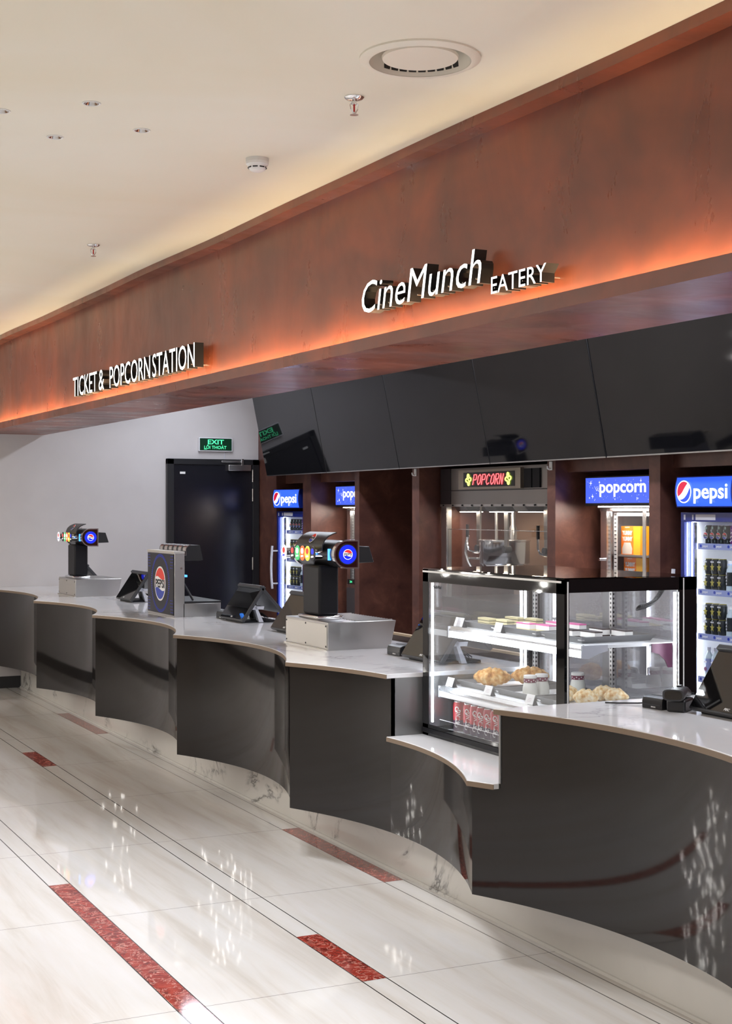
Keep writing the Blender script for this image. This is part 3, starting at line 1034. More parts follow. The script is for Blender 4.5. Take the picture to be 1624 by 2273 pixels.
def till(loc, label):
    t = thing('till_terminal', label, 'till', loc, 0, 'double sided till terminals on the counter')
    for side in (-1, 1):
        if side < 0:
            M = Matrix.Translation((-0.135, 0, 0.018)) @ Matrix.Rotation(R(34), 4, 'Y')
        else:
            M = Matrix(((-1, 0, 0, 0.155), (0, -1, 0, 0), (0, 0, 1, 0.075), (0, 0, 0, 1))) @ Matrix.Rotation(R(42), 4, 'Y')
        h = 0.268 if side < 0 else 0.225
        s = G(M).box(0, 0.024, -0.2, 0.2, 0, h).build('touch_monitor' if side < 0 else 'rear_monitor', GREYD, t, bevel=0.005)
        G(M).box(-0.002, 0.001, -0.193, 0.193, 0.007, h - 0.006).build('screen', SCREEN, s, smooth=0)
        G(M @ face_negx(-0.002, 0, 0.018)).text('FEC', 0, 0, width=0.03, height=0.009, bold=0.02, shear=0.2).build('logo', WHITEP, s, smooth=0)
    st = G().prism([(-0.06, 0.0), (0.05, 0.0), (0.035, 0.02), (0.03, 0.15), (-0.0, 0.17), (-0.02, 0.15), (0.012, 0.02)], 'y', -0.04, 0.04)
    st.build('stand', GREYD, t, bevel=0.003)
    g = G().prism([(0.0, 0.003), (0.03, 0.003), (-0.02, 0.11), (-0.035, 0.11)], 'y', -0.165, -0.125)
    g.prism([(-0.05, 0.085), (0.03, 0.085), (0.035, 0.105), (-0.045, 0.105)], 'y', -0.165, -0.08)
    g.build('bracket', GREYL, t, smooth=0)
    G().box(-0.11, 0.12, -0.14, 0.16, 0.0, 0.014).build('base_plate', BLACKM, t, bevel=0.003)
    g = G()
    for s in (0, 1, 2):
        g.tube([(0.04, -0.1 + 0.03 * s, 0.06), (0.07, -0.14 + 0.03 * s, 0.03), (0.05, -0.17 + 0.02 * s, 0.012), (0.09, -0.19 + 0.02 * s, 0.01)], 0.003, 6)
    g.build('cables', BLACK, t)
    return t


tA = till((3.462, 8.87, ZT), 'black double sided till between the blue soda fountain and the near tap tower')
dup(tA, (3.43, 11.2, ZT), None, 'black double sided till standing just left of the blue soda fountain')
dup(tA, (3.425, 7.9, ZT), None, 'black till partly hidden behind the near soda tap tower')
dup(tA, (3.385, 6.115, ZT), None, 'black till cut off by the left edge of the glass display case')
dup(tA, (3.447, 3.985, ZT), None, 'large black till at the right picture edge, in front of the drinks fridge')
dup(tA, (3.44, 13.05, ZT), None, 'black till mostly hidden behind the far soda tap tower')


def receipt_printer(loc, label, rot=0.0):
    t = thing('receipt_printer', label, 'printer', loc, rot, 'small black card printers by the tills')
    prof = [(-0.06, 0), (0.07, 0), (0.07, 0.05), (-0.035, 0.052), (-0.055, 0.044), (-0.06, 0.03)]
    G().prism(prof, 'y', -0.07, 0.07).build('body', BLACK, t, smooth=30, bevel=0.003)
    G().box(-0.062, -0.058, -0.06, 0.06, 0.016, 0.019).build('paper_slot', GREYD, t, smooth=0)
    G(face_negx(-0.0605, -0.01, 0.009)).text('EPSON', 0, 0, width=0.03, height=0.006, bold=0.02).build('logo', WHITEP, t, smooth=0)
    G().box(-0.02, 0.05, -0.05, 0.05, 0.051, 0.054).build('lid', GREYD, t, bevel=0.002)
    return t


pr = receipt_printer((3.35, 6.47, ZT), 'small black printer between the near tap tower base and the glass display case')
dup(pr, (3.42, 9.16, ZT), None, 'small black printer at the left foot of the till beside the blue soda fountain')
dup(pr, (3.40, 10.55, ZT), None, 'small black printer half hidden at the left edge of the blue soda fountain')
dup(pr, (3.30, 4.325, ZT), R(8), 'small black printer beside the barcode scanner at the right').scale = (0.8, 0.72, 0.9)

# barcode scanner
t = thing('barcode_scanner', 'black handheld barcode scanner resting on its cradle left of the nearest till', 'scanner', (3.30, 4.225, ZT), R(35))
G().box(-0.035, 0.08, -0.035, 0.035, 0, 0.045).build('cradle', BLACK, t, bevel=0.008)
g = G()
secs = [(-0.062, 0.040, 0.021, 0.064), (-0.03, 0.036, 0.021, 0.066), (0.02, 0.028, 0.02, 0.07), (0.06, 0.022, 0.018, 0.066), (0.1, 0.018, 0.014, 0.055)]
vs, fs = [], []
N = 16
for x, ry, rz, zc in secs:
    for k in range(N):
        a = 2 * PI * k / N
        c, s = math.cos(a), math.sin(a)
        vs.append((x, ry * math.copysign(abs(c) ** 0.6, c), zc + rz * math.copysign(abs(s) ** 0.6, s)))
for i in range(len(secs) - 1):
    fs += [(i * N + k, i * N + (k + 1) % N, (i + 1) * N + (k + 1) % N, (i + 1) * N + k) for k in range(N)]
fs += [tuple(range(N))[::-1], tuple(range((len(secs) - 1) * N, len(secs) * N))]
hd = G().add(vs, [f[::-1] for f in fs]).build('scanner_head', GREYD, t, smooth=50)
G().add([(-0.0635, 0.8 * v[1], 0.064 + (v[2] - 0.064) * 0.75) for v in vs[:N]], [tuple(range(N))]).build('scan_window', SCREEN, hd, smooth=0)
G().box(-0.0, 0.03, -0.008, 0.008, 0.088, 0.093).build('trigger_button', BLACK, t, bevel=0.002)
tag(G().tube([(3.19, 4.52, 0.953), (3.22, 4.48, 0.954), (3.28, 4.44, 0.955), (3.34, 4.42, 0.957), (3.39, 4.39, 0.96), (3.39, 4.32, 0.975), (3.37, 4.28, 0.99)], 0.003, 6).build('scanner_cable', BLACK),
    'thin black cable lying on the counter behind the right hand printer', 'cable')

# ================================================================== GLASS DISPLAY CASE
X0, X1, Y0, Y1, Z0, Z1 = 3.064, 3.685, 4.605, 5.76, ZL, 1.412
Y1 = 5.735
case = thing('display_case', 'black framed glass pastry display case standing in the gap of the counter', 'display case', (3.37, 5.17, ZL))
CM = Matrix.Translation((-3.37, -5.17, -ZL))
g = G(CM)
bt = 0.006
# front pane with frit border
F = 0.055
G(CM).box(X0 + 0.001, X0 + 0.005, Y0 + F, Y1 - 0.05, Z0 + 0.05, Z1 - 0.055).build('front_pane', GLASSC, case, smooth=0)
g.box(X0, X0 + bt, Y0, Y1, Z1 - 0.055, Z1).box(X0, X0 + bt, Y0, Y1, Z0, Z0 + 0.05)
g.box(X0, X0 + bt, Y0, Y0 + F, Z0, Z1).box(X0, X0 + bt, Y1 - 0.05, Y1, Z0, Z1)
g.build('front_frame', FRIT, case, smooth=0)
g = G(CM)
for ya, yb, nm in ((Y0, Y0 + bt, 'near_side'), (Y1 - bt, Y1, 'far_side')):
    g = G(CM)
    g.box(X0 + bt, X1, ya, yb, Z1 - 0.05, Z1).box(X0 + bt, X1, ya, yb, Z0, Z0 + 0.03)
    g.box(X0 + bt, X0 + 0.022, ya, yb, Z0, Z1).box(X1 - 0.085, X1, ya, yb, Z0, Z1)
    g.build(nm + '_frame', FRIT, case, smooth=0)
    G(CM).box(X0 + 0.022, X1 - 0.085, ya + 0.001, yb - 0.001, Z0 + 0.03, Z1 - 0.05).build(nm + '_pane', GLASSC, case, smooth=0)
# rear sliding doors
g = G(CM)
g.box(X1 - 0.03, X1, Y0 + bt, Y1 - bt, Z1 - 0.05, Z1 - 0.01).box(X1 - 0.03, X1, Y0 + bt, Y1 - bt, Z0, Z0 + 0.1)
g.box(X1 - 0.03, X1, 5.13, 5.2, Z0, Z1 - 0.01).box(X1 - 0.03, X1, Y0 + bt, Y0 + 0.04, Z0, Z1).box(X1 - 0.03, X1, Y1 - 0.04, Y1 - bt, Z0, Z1)
g.build('rear_frame', principled('grey_aluminium', (0.2, 0.2, 0.21), 0.35, 0.8), case, smooth=0)
for ya, yb in ((Y0 + 0.04, 5.13), (5.2, Y1 - 0.04)):
    G(CM).box(X1 - 0.018, X1 - 0.012, ya, yb, Z0 + 0.1, Z1 - 0.05).build('sliding_pane', GLASSD, case, smooth=0)
G(CM).box(X0, X1, Y0, Y1, Z1, Z1 + 0.006).build('top_pane', GLASS, case, smooth=0)
g = G(CM)
g.box(X0 + 0.02, X1 - 0.02, Y0 + 0.02, Y1 - 0.02, Z0, Z0 + 0.016)
g.build('base_deck', principled('white_deck', (0.7, 0.7, 0.72), 0.3), case, smooth=0)
g = G(CM)
g.box(X0 - 0.0015, X0, Y0 + 0.02, Y1, Z1 - 0.014, Z1 - 0.006)
g.box(X0 + 0.012, X0 + 0.018, Y0 - 0.0015, Y0, Z0 + 0.02, Z1 - 0.008)
g.box(X1 - 0.066, X1 - 0.061, Y0 - 0.0015, Y0, Z0 + 0.02, Z1 - 0.004)
g.build('steel_trim', WHITE, case, smooth=0)
G(CM).box(X0 - 0.006, X0, Y0 + 0.0, Y1, Z0 + 0.012, Z0 + 0.034).build('sill_rail', BLACKM, case, bevel=0.003)
# vertical LED bars inside the corners
for x, y in ((X0 + 0.014, Y1 - 0.058), (X1 - 0.1, Y0 + 0.012), (X1 - 0.1, Y1 - 0.02)):
    G(CM).box(x, x + 0.007, y - 0.005, y + 0.004, Z0 + 0.06, Z1 - 0.06).build('light_bar', LEDW, case, smooth=0)
G(CM).box(X0 + 0.03, X0 + 0.05, Y0 + 0.08, Y1 - 0.06, Z1 - 0.022, Z1 - 0.012).build('light_bar', LEDW, case, smooth=0)  # extra bar added along the top to brighten the shelves
# slotted rails
for x, y in ((X1 - 0.065, Y0 + 0.02), (X1 - 0.05, 5.1), (X1 - 0.05, Y1 - 0.03)):
    rl = G(CM).box(x - 0.008, x + 0.008, y - 0.01, y + 0.01, Z0 + 0.02, Z1 - 0.03).build('slotted_rail', STEEL, case, smooth=0)
    g = G(CM)
    for k in range(34):
        z = Z0 + 0.05 + k * 0.019
        g.box(x - 0.0085, x - 0.008, y - 0.004, y + 0.004, z, z + 0.009).box(x - 0.004, x + 0.004, y - 0.0105, y - 0.01, z, z + 0.009)
    g.build('rail_slots', BLACK, rl, smooth=0)
G(face_negx(X0 - 0.0005 - 3.37, 5.60 - 5.17, Z1 - 0.075 - ZL)).text('NorthWind', 0, 0, width=0.075, height=0.014, bold=0.03, shear=0.2).build('maker_mark', INK, case, smooth=0)
# shelves with light tubes
SH = [(1.15, 3.20), (0.885, 3.15)]
for zt, xf in SH:
    s = G(CM).box(xf, 3.66, 4.68, 5.72, zt - 0.012, zt).build('glass_shelf', principled('frosted_shelf', (0.85, 0.86, 0.88), 0.35), case, smooth=0)
    G(CM).prism([(xf - 0.010, zt - 0.018), (xf + 0.01, zt - 0.018), (xf + 0.01, zt - 0.002), (xf + 0.004, zt + 0.004), (xf - 0.002, zt + 0.004), (xf - 0.010, zt - 0.01)], 'y', 4.68, 5.725).build('price_rail', ALU, s, smooth=0)
    G(CM).cyl((xf + 0.006, 4.682, zt - 0.034), (xf + 0.006, 5.722, zt - 0.034), 0.0145, n=16).build('light_tube', principled('shelf_led', (1, 1, 1), 0.4, emit=(0.94, 0.97, 1), estr=4.0) if zt > 1 else principled('lower_shelf_led', (0.9, 0.9, 0.92), 0.4, emit=(0.94, 0.97, 1), estr=0.15), s)
    for y in (4.672, 5.722):
        br = [(xf - 0.01, zt - 0.048), (xf + 0.02, zt - 0.05), (xf + 0.07, zt - 0.03), (xf + 0.11, zt - 0.022), (xf + 0.11, zt + 0.002), (xf - 0.01, zt + 0.002)]
        G(CM).prism(br, 'y', y, y + 0.008).build('end_cap', GREYL, s, smooth=0)
        br = [(3.52, zt - 0.004), (3.62, zt - 0.004), (3.62, zt - 0.1), (3.60, zt - 0.1), (3.585, zt - 0.07), (3.555, zt - 0.045), (3.52, zt - 0.036)]
        G(CM).prism(br, 'y', y + 0.001, y + 0.006).build('shelf_bracket', PURPLE, s, smooth=0)
g = G(CM)
g.box(3.125, 3.128, 4.75, 5.69, Z0 + 0.016, Z0 + 0.066)
g.build('acrylic_guard', ACRYL, case, smooth=0)
G(CM).box(3.1245, 3.1285, 4.75, 5.69, Z0 + 0.066, Z0 + 0.068).build('guard_edge', principled('lit_edge', (0.9, 0.92, 0.95), 0.2), case, smooth=0)


# trays on the shelves
def tray(loc, label, proto=[None]):
    if proto[0]:
        return dup(proto[0], loc, None, label)
    t = thing('serving_tray', label, 'tray', loc, 0, 'grey trays in the display case')
    g = G()
    A, B = (0.13, 0.165), (0.15, 0.18)   # half sizes bottom / rim (y, x)
    vs = [(-A[1], -A[0], 0), (A[1], -A[0], 0), (A[1], A[0], 0), (-A[1], A[0], 0),
          (-B[1], -B[0], 0.026), (B[1], -B[0], 0.026), (B[1], B[0], 0.026), (-B[1], B[0], 0.026),
          (-B[1] + 0.007, -B[0] + 0.007, 0.026), (B[1] - 0.007, -B[0] + 0.007, 0.026), (B[1] - 0.007, B[0] - 0.007, 0.026), (-B[1] + 0.007, B[0] - 0.007, 0.026),
          (-A[1] + 0.006, -A[0] + 0.006, 0.006), (A[1] - 0.006, -A[0] + 0.006, 0.006), (A[1] - 0.006, A[0] - 0.006, 0.006), (-A[1] + 0.006, A[0] - 0.006, 0.006)]
    fs = [(3, 2, 1, 0), (12, 13, 14, 15)]
    for a, b in ((0, 4), (4, 8), (8, 12)):
        fs += [(a + i, a + (i + 1) % 4, b + (i + 1) % 4, b + i) for i in range(4)]
    g.add(vs, fs).build('tray_body', TRAY, t, smooth=0)
    for x, y in ((-0.166, -0.13), (-0.166, 0.13)):
        G().box(x - 0.012, x + 0.004, y - 0.012, y + 0.012, 0.012, 0.016).build('corner_clip', ALU, t, smooth=0)
    G().box(-0.155, 0.155, -0.12, 0.12, 0.0065, 0.008).build('paper_liner', WHITEP, t, smooth=0)
    proto[0] = t
    return t


TY = (5.565, 5.235, 4.905)
TX = 3.425
tn = ('left', 'middle', 'right')
con = ('sandwich cakes', 'pink topped cakes', 'chocolate cakes')
con2 = ('two croissants', 'yoghurt jars', 'sugared pastries')
for k in range(3):
    tray((TX, TY[k], SH[0][0]), 'grey tray of %s on the top shelf of the display case' % con[k])
for k in range(3):
    tray((TX - 0.02, TY[k], SH[1][0]), 'grey tray of %s on the lower shelf of the display case' % con2[k])

# price cards
card = None
for i, (zt, xf) in enumerate(SH):
    for k in range(3):
        if i == 0 and k == 2:
            continue
        lb = 'white price card in front of the tray of %s' % (con, con2)[i][k]
        loc = (xf + 0.024, TY[k] + 0.10, zt)
        if card is None:
            card = thing('price_card', lb, 'price tag', loc, 0, 'price cards in the display case')
            M = Matrix.Translation((-0.017, 0, 0.004)) @ Matrix.Rotation(R(20), 4, 'Y')
            G(M).box(-0.001, 0.001, -0.029, 0.029, 0.001, 0.042).build('card', WHITEP, card, smooth=0)
            g = G(M @ face_negx(-0.001, 0, 0))
            for q in range(3):
                g.plate([(-0.015 + q * 0.002, 0.012 + q * 0.006), (0.012, 0.012 + q * 0.006), (0.012, 0.0135 + q * 0.006), (-0.015 + q * 0.002, 0.0135 + q * 0.006)], 0.0004)
            g.build('print_lines', principled('pale_print', srgb(200, 180, 190), 0.5), card, smooth=0)
            G().prism([(-0.01, 0), (0.018, 0), (0.014, 0.003), (0.004, 0.033), (0.0, 0.03)], 'y', -0.02, 0.02).build('card_holder', GREYD, card, smooth=0)
        else:
            dup(card, loc, None, lb)
dup(card, (SH[0][1] + 0.024, 5.68, SH[0][0]), None, 'white price card at the far left end of the top shelf')


# cakes: layered fingers
def cake(kind, loc, rot, label):
    t = thing('cake_slice', label, 'cake', loc, rot, 'cake fingers on the top shelf')
    L, W = 0.052, 0.018
    if kind == 0:
        lay = [(CREAM, 0, 0.010), (CHOC, 0.010, 0.012), (CREAM, 0.012, 0.022), (CHOC, 0.022, 0.0245), (CREAM, 0.0245, 0.034)]
    elif kind == 1:
        lay = [(CREAM, 0, 0.012), (ICING, 0.012, 0.03), (PINK, 0.03, 0.035)]
    else:
        lay = [(CHOC, 0, 0.008), (ICING, 0.008, 0.028), (CHOC, 0.028, 0.033)]
    for m, a, b in lay:
        s = 0.0 if m is not CHOC else 0.0008
        G().box(-W - s, W + s, -L - s, L + s, a, b).build('cake_layer', m, t, smooth=0)


wd = ('front left', 'front right', 'back left', 'back right')
kk = ('cream sandwich cake finger', 'pink topped cake finger', 'chocolate cake finger')
for k in range(3):
    for i in range(4):
        dx = (-0.09, -0.07, 0.05, 0.08)[i]
        dy = (0.068, -0.055, 0.06, -0.055)[i]
        cake(k, (TX + dx, TY[k] + dy, SH[0][0] + 0.008), R(random.uniform(-5, 5)), '%s, %s one on its tray' % (kk[k], wd[i]))


# croissants and sugared pastries
def croissant(name, loc, rot, label, mat, L=0.088, r=0.046, ridges=8, curl=1.15, grp='croissants on the lower shelf'):
    vs, fs = [], []
    N, Mn = 44, 18
    for i in range(N + 1):
        u = i / N
        a = (u - 0.5) * 2 * curl
        cx, cy = L * math.sin(a), L * 0.55 * (1 - math.cos(a))
        env = max(0.10, math.sin(PI * (0.04 + 0.92 * u)) ** 0.95)
        ph = abs(math.sin(PI * abs(u - 0.5) * ridges)) ** 0.6
        rr = r * env * (0.86 + 0.14 * ph)
        tx, ty = math.cos(a), 0.55 * math.sin(a)
        q = math.hypot(tx, ty)
        nx, ny = -ty / q, tx / q
        for k in range(Mn):
            b = 2 * PI * k / Mn
            wv = 1 + 0.05 * math.sin(5 * b + i * 0.7)
            vs.append((cx + nx * rr * math.cos(b) * 1.1 * wv, cy + ny * rr * math.cos(b) * 1.1 * wv, r * 0.82 + rr * math.sin(b) * wv * (1 if math.sin(b) > 0 else 0.8)))
    for i in range(N):
        fs += [(i * Mn + k, (i + 1) * Mn + k, (i + 1) * Mn + (k + 1) % Mn, i * Mn + (k + 1) % Mn) for k in range(Mn)]
    fs += [tuple(range(Mn)), tuple(range(N * Mn, (N + 1) * Mn))[::-1]]
    zmin = min(v[2] for v in vs)
    o = G().add([(v[0], v[1], v[2] - zmin) for v in vs], [f[::-1] for f in fs]).build(name, mat, smooth=70)
    o.location = loc
    o.rotation_euler = (0, 0, rot)
    tag(o, label, 'croissant' if name == 'croissant' else 'pastry', grp)


zs = SH[1][0] + 0.008
croissant('croissant', (3.325, 5.57, zs), R(-35), 'golden croissant at the front of the tray on the lower shelf', CRUST)
croissant('croissant', (3.505, 5.54, zs), R(-30), 'golden croissant at the back of the tray on the lower shelf', CRUST)
for i, (x, y, r_, l_) in enumerate(((3.33, 4.98, 20, 'sugared pastry left at the front behind the black corner post'), (3.335, 4.86, -40, 'sugared pastry in the front middle of its tray'),
                                    (3.47, 4.93, -20, 'sugared pastry at the back of its tray, highest of the group'), (3.46, 4.83, -55, 'sugared pastry at the right end of its tray'))):
    croissant('sugared_pastry', (x, y, zs), R(r_), l_, SUGAR, 0.058, 0.038, 3, 1.0, 'sugared pastries on the lower shelf')


def jar(loc, label, proto=[None]):
    if proto[0]:
        return dup(proto[0], loc, None, label)
    t = thing('yoghurt_jar', label, 'jar', loc, 0, 'yoghurt jars on the lower shelf')
    g = G()
    N = 40
    vs, fs = [], []
    prof = [(0.03, 0), (0.032, 0.004), (0.031, 0.03), (0.027, 0.05), (0.024, 0.056)]
    for r_, z in prof:
        for k in range(N):
            rr = r_ + (0.001 * math.cos(k * PI) if 0.003 < z < 0.052 else 0)
            vs.append((rr * math.cos(2 * PI * k / N), rr * math.sin(2 * PI * k / N), z))
    for i in range(len(prof) - 1):
        fs += [(i * N + k, i * N + (k + 1) % N, (i + 1) * N + (k + 1) % N, (i + 1) * N + k) for k in range(N)]
    fs += [tuple(range(N))[::-1], tuple(range((len(prof) - 1) * N, len(prof) * N))]
    g.add(vs, fs).build('jar_body', YOG, t, smooth=60)
    G().lathe([(0.0255, 0.055), (0.0275, 0.056), (0.0275, 0.071), (0.025, 0.072), (0, 0.072)], n=32).build('fabric_band', MAROON, t)
    g = G()
    for k in range(16):
        a = 2 * PI * k / 16
        M = Matrix.Rotation(a, 4, 'Z') @ Matrix.Translation((0.0276, 0, 0.063 + 0.003 * (-1) ** k)) @ Matrix.Rotation(R(90), 4, 'Y')
        gg = G(M).plate([(-0.003, 0), (0, -0.003), (0.003, 0), (0, 0.003)], 0.0004)
        g.f += [[i + len(g.v) for i in f] for f in gg.f]
        g.v += gg.v
        g.mi += gg.mi
    g.build('band_pattern', WHITEP, t, smooth=0)
    G().lathe([(0.026, 0.072), (0.028, 0.073), (0.028, 0.083), (0.026, 0.085), (0, 0.085)], n=32).build('lid', ICING, t)
    proto[0] = t
    return t


jar((3.305, 5.225, zs), 'white yoghurt jar with maroon lid band, the front one on its tray')
jar((3.375, 5.245, zs), 'white yoghurt jar directly behind the front jar')
jar((3.545, 5.225, zs), 'white yoghurt jar seen just right of the black corner post')


# red cans along the bottom of the case
def bm_can(r, h):
    return [(r * 0.72, 0), (r * 0.86, 0.002), (r, 0.010), (r, h - 0.014), (r * 0.84, h - 0.003)]


ords = ('first', 'second', 'third', 'fourth', 'fifth', 'sixth', 'seventh', 'eighth', 'ninth', 'tenth')
can0 = None
ycs = [5.655, 5.565] + [5.565 - 0.0585 * k for k in range(1, 7)]
for k, y in enumerate(ycs):
    lb = 'red and purple can in the bottom of the display case, %s from the left' % ords[k]
    if can0 is None:
        can0 = thing('drink_can', lb, 'can', (3.205, y, Z0 + 0.016), 0, 'red cans in the bottom of the display case')
        r_, h_ = 0.0275, 0.132
        pf = bm_can(r_, h_)
        G().lathe([pf[0], pf[1], pf[2], (r_, 0.05)], n=28).build('lower_wrap', principled('plum_can', srgb(62, 22, 70), 0.3, 0.1), can0)
        G().lathe([(r_, 0.05), (r_, h_ - 0.014), (r_ * 0.84, h_ - 0.003)], n=28).build('upper_wrap', CANR, can0)
        G().lathe([(r_ * 0.84, h_ - 0.003), (r_ * 0.86, h_), (r_ * 0.8, h_ - 0.003), (0, h_ - 0.003)], n=28).build('can_lid', ALU, can0)
        # white swirl emblem and vertical word, wrapped on the can
        g = G()

        def wrap(vs, fs, rot=0.0):
            g.add([((r_ + 0.0006) * -math.cos(v[0] / r_ + rot), (r_ + 0.0006) * -math.sin(v[0] / r_ + rot) * 1.0, v[1]) for v in vs], [f for f in fs])
        tv, tf, _ = text_mesh('STING', 0.03, 0.1)
        x0, x1 = min(v[0] for v in tv), max(v[0] for v in tv)
        y0_, y1_ = min(v[1] for v in tv), max(v[1] for v in tv)
        rotm = R(78)
        rot0 = R(46)
        front = [f for f in tf if min(tv[i][2] for i in f) > 0.9]
        pts = []
        for v in tv:
            a, b = (v[0] - x0) / (x1 - x0) * 0.062, (v[1] - y0_) / (y1_ - y0_) * 0.02
            pts.append((b * math.cos(R(12)) * -1 + 0.008 + a * 0.1, 0.035 + a, 0))
        wrap([(p[0], p[1]) for p in pts], [f[::-1] for f in front], rot0)
        for (cx, cz, rr) in ((-0.004, 0.098, 0.010), (-0.006, 0.03, 0.009)):
            ring = []
            for q in range(20):
                a = R(300) * q / 19
                ring.append((cx + rr * math.cos(a), cz + rr * 1.3 * math.sin(a)))
            ri = [(cx + (p[0] - cx) * 0.6, cz + (p[1] - cz) * 0.65) for p in ring]
            wrap(ring + ri, [(q, q + 1, 21 + q, 20 + q) for q in range(19)], rot0)
        g.build('white_emblem', WHITEP, can0, smooth=0)
    else:
        dup(can0, (3.205, y, Z0 + 0.016), R(random.uniform(-16, 16)), lb)

# coil placed inside the case in place of a scanner cable's reflection
pts = []
for k in range(260):
    u = k / 259
    a = 2 * PI * 24 * u
    c = Vector((3.60 - 0.075 * u - 0.05 * u * u, 4.70, 1.375 - 0.085 * u - 0.02 * math.sin(PI * u)))
    pts.append(c + Vector((0.011 * math.cos(a), 0.014 * math.sin(a), 0.011 * math.cos(a))))
tag(G().tube(pts, 0.0024, 6).build('mirrored_coil', GREYD), 'grey coil imitating a reflected cable in the upper right of the glass display case', 'cable')

# ================================================================== DRINK FRIDGES


def fridge(loc, rot, label):
    t = thing('drinks_fridge', label, 'fridge', loc, rot, 'tall drinks fridges with blue headers')
    W, D, H = 0.54, 0.52, 1.66
    g = G()
    g.box(0.05, D, -W, 0, 0.02, H)
    body = G()
    body.box(D - 0.03, D, -W, 0, 0.02, H).box(0.04, D, -0.025, 0, 0.02, H).box(0.04, D, -W, -W + 0.025, 0.02, H).box(0.04, D, -W, 0, H - 0.03, H).box(0.04, D, -W, 0, 0.02, 0.2)
    body.build('cabinet', NAVY, t, smooth=0)
    g = G().box(D - 0.06, D - 0.03, -W + 0.025, -0.025, 0.2, H - 0.03).box(0.06, D - 0.03, -0.035, -0.025, 0.2, H - 0.03).box(0.06, D - 0.03, -W + 0.025, -W + 0.035, 0.2, H - 0.03)
    g.build('white_liner', FRIDGEW, t, smooth=0)
    g = G().box(0, 0.035, -W, 0, H - 0.055, H).box(0, 0.035, -W, 0, 0.2, 0.25).box(0, 0.035, -0.03, 0, 0.25, H - 0.055).box(0, 0.035, -W, -W + 0.03, 0.25, H - 0.055)
    d = g.build('door', NAVY, t, smooth=0, bevel=0.002)
    G().box(0.012, 0.018, -W + 0.03, -0.03, 0.25, H - 0.055).build('door_glass', GLASS, d, smooth=0)
    G().box(-0.0012, 0, -0.045, -0.03, H - 0.044, H - 0.014).box(-0.0012, 0, -0.12, -0.108, H - 0.044, H - 0.014).box(-0.0012, 0, -0.32, -0.14, H - 0.045, H - 0.012).build('info_sticker', principled('grey_sticker', srgb(180, 180, 190), 0.4), d, smooth=0)
    G().tube([(-0.045, 0.012, 1.32), (-0.055, 0.012, 1.2), (-0.058, 0.012, 1.1), (-0.055, 0.012, 1.0), (-0.045, 0.012, 0.9)], 0.012, 10).build('door_handle', GREYL, d)
    for z in (1.27, 0.95):
        G().cyl((-0.05, 0.012, z), (0.002, -0.012, z), 0.008, n=10).build('handle_post', GREYL, d)
    for y in (-0.052, -W + 0.052):
        bar = G().box(0.045, 0.06, y - 0.008, y + 0.008, 0.26, H - 0.06).build('light_bar', LEDF, t, smooth=0)
        G().box(0.043, 0.062, y - 0.024 if y > -0.2 else y + 0.009, y - 0.009 if y > -0.2 else y + 0.024, 0.26, H - 0.06).build('light_channel', ALU, t, smooth=0)
    for z in (1.472, 1.2, 0.935, 0.68):
        s = G().box(0.07, D - 0.06, -W + 0.04, -0.085, z - 0.01, z).build('shelf', FRIDGEW, t, smooth=0)
        G().box(0.062, 0.07, -W + 0.04, -0.085, z - 0.032, z + 0.004).build('shelf_strip', STRIPB, s, smooth=0)
        for y in (-0.13, -0.255, -0.38):
            G(face_negx(0.062, y - 0.02, z - 0.014)).text('pepsi', 0, 0, width=0.045, height=0.018, bold=0.01).build('strip_lettering', WHITEP, s, smooth=0)
            G(face_negx(0.062, y + 0.02, z - 0.012)).plate(circle(0.009, 20), 0.001).build('strip_badge', BLUEP, s)
    # curved header
    pr_ = [(-0.04 - 0.014 * math.sin(PI * i / 10), 1.69 + 0.183 * i / 10) for i in range(11)]
    hd = G().prism(pr_ + [(0.35, 1.873), (0.35, 1.69)], 'y', -W + 0.012, -0.012).build('header_box', NAVY, t, smooth=30)
    pr2 = [(p[0] - 0.003, 1.6965 + (p[1] - 1.69) * 0.93) for p in pr_]
    G().prism(pr2 + [(p[0] + 0.004, p[1]) for p in pr2[::-1]], 'y', -W + 0.022, -0.022).build('lit_panel', HEADB, hd, smooth=40)
    M = face_negx(-0.059, -0.105, 1.782)
    globe_old(M, 0.067, hd, HEADW, HEADR, HEADD)
    G(face_negx(-0.059, -0.345, 1.768)).text('pepsi', 0, 0, width=0.30, height=0.112, bold=0.015).build('header_lettering', HEADW, hd, smooth=0)
    G().box(0.0, D, -W, 0, 0, 0.02).build('foot_plate', BLACK, t, smooth=0)
    return t


FN = fridge((5.52, 7.045, 0), 0.0, 'blue drinks fridge at the right picture edge beside the popcorn cabinet')
FF = dup(FN, (5.46, 13.26, 0), R(6), 'blue drinks fridge at the far end next to the black door')


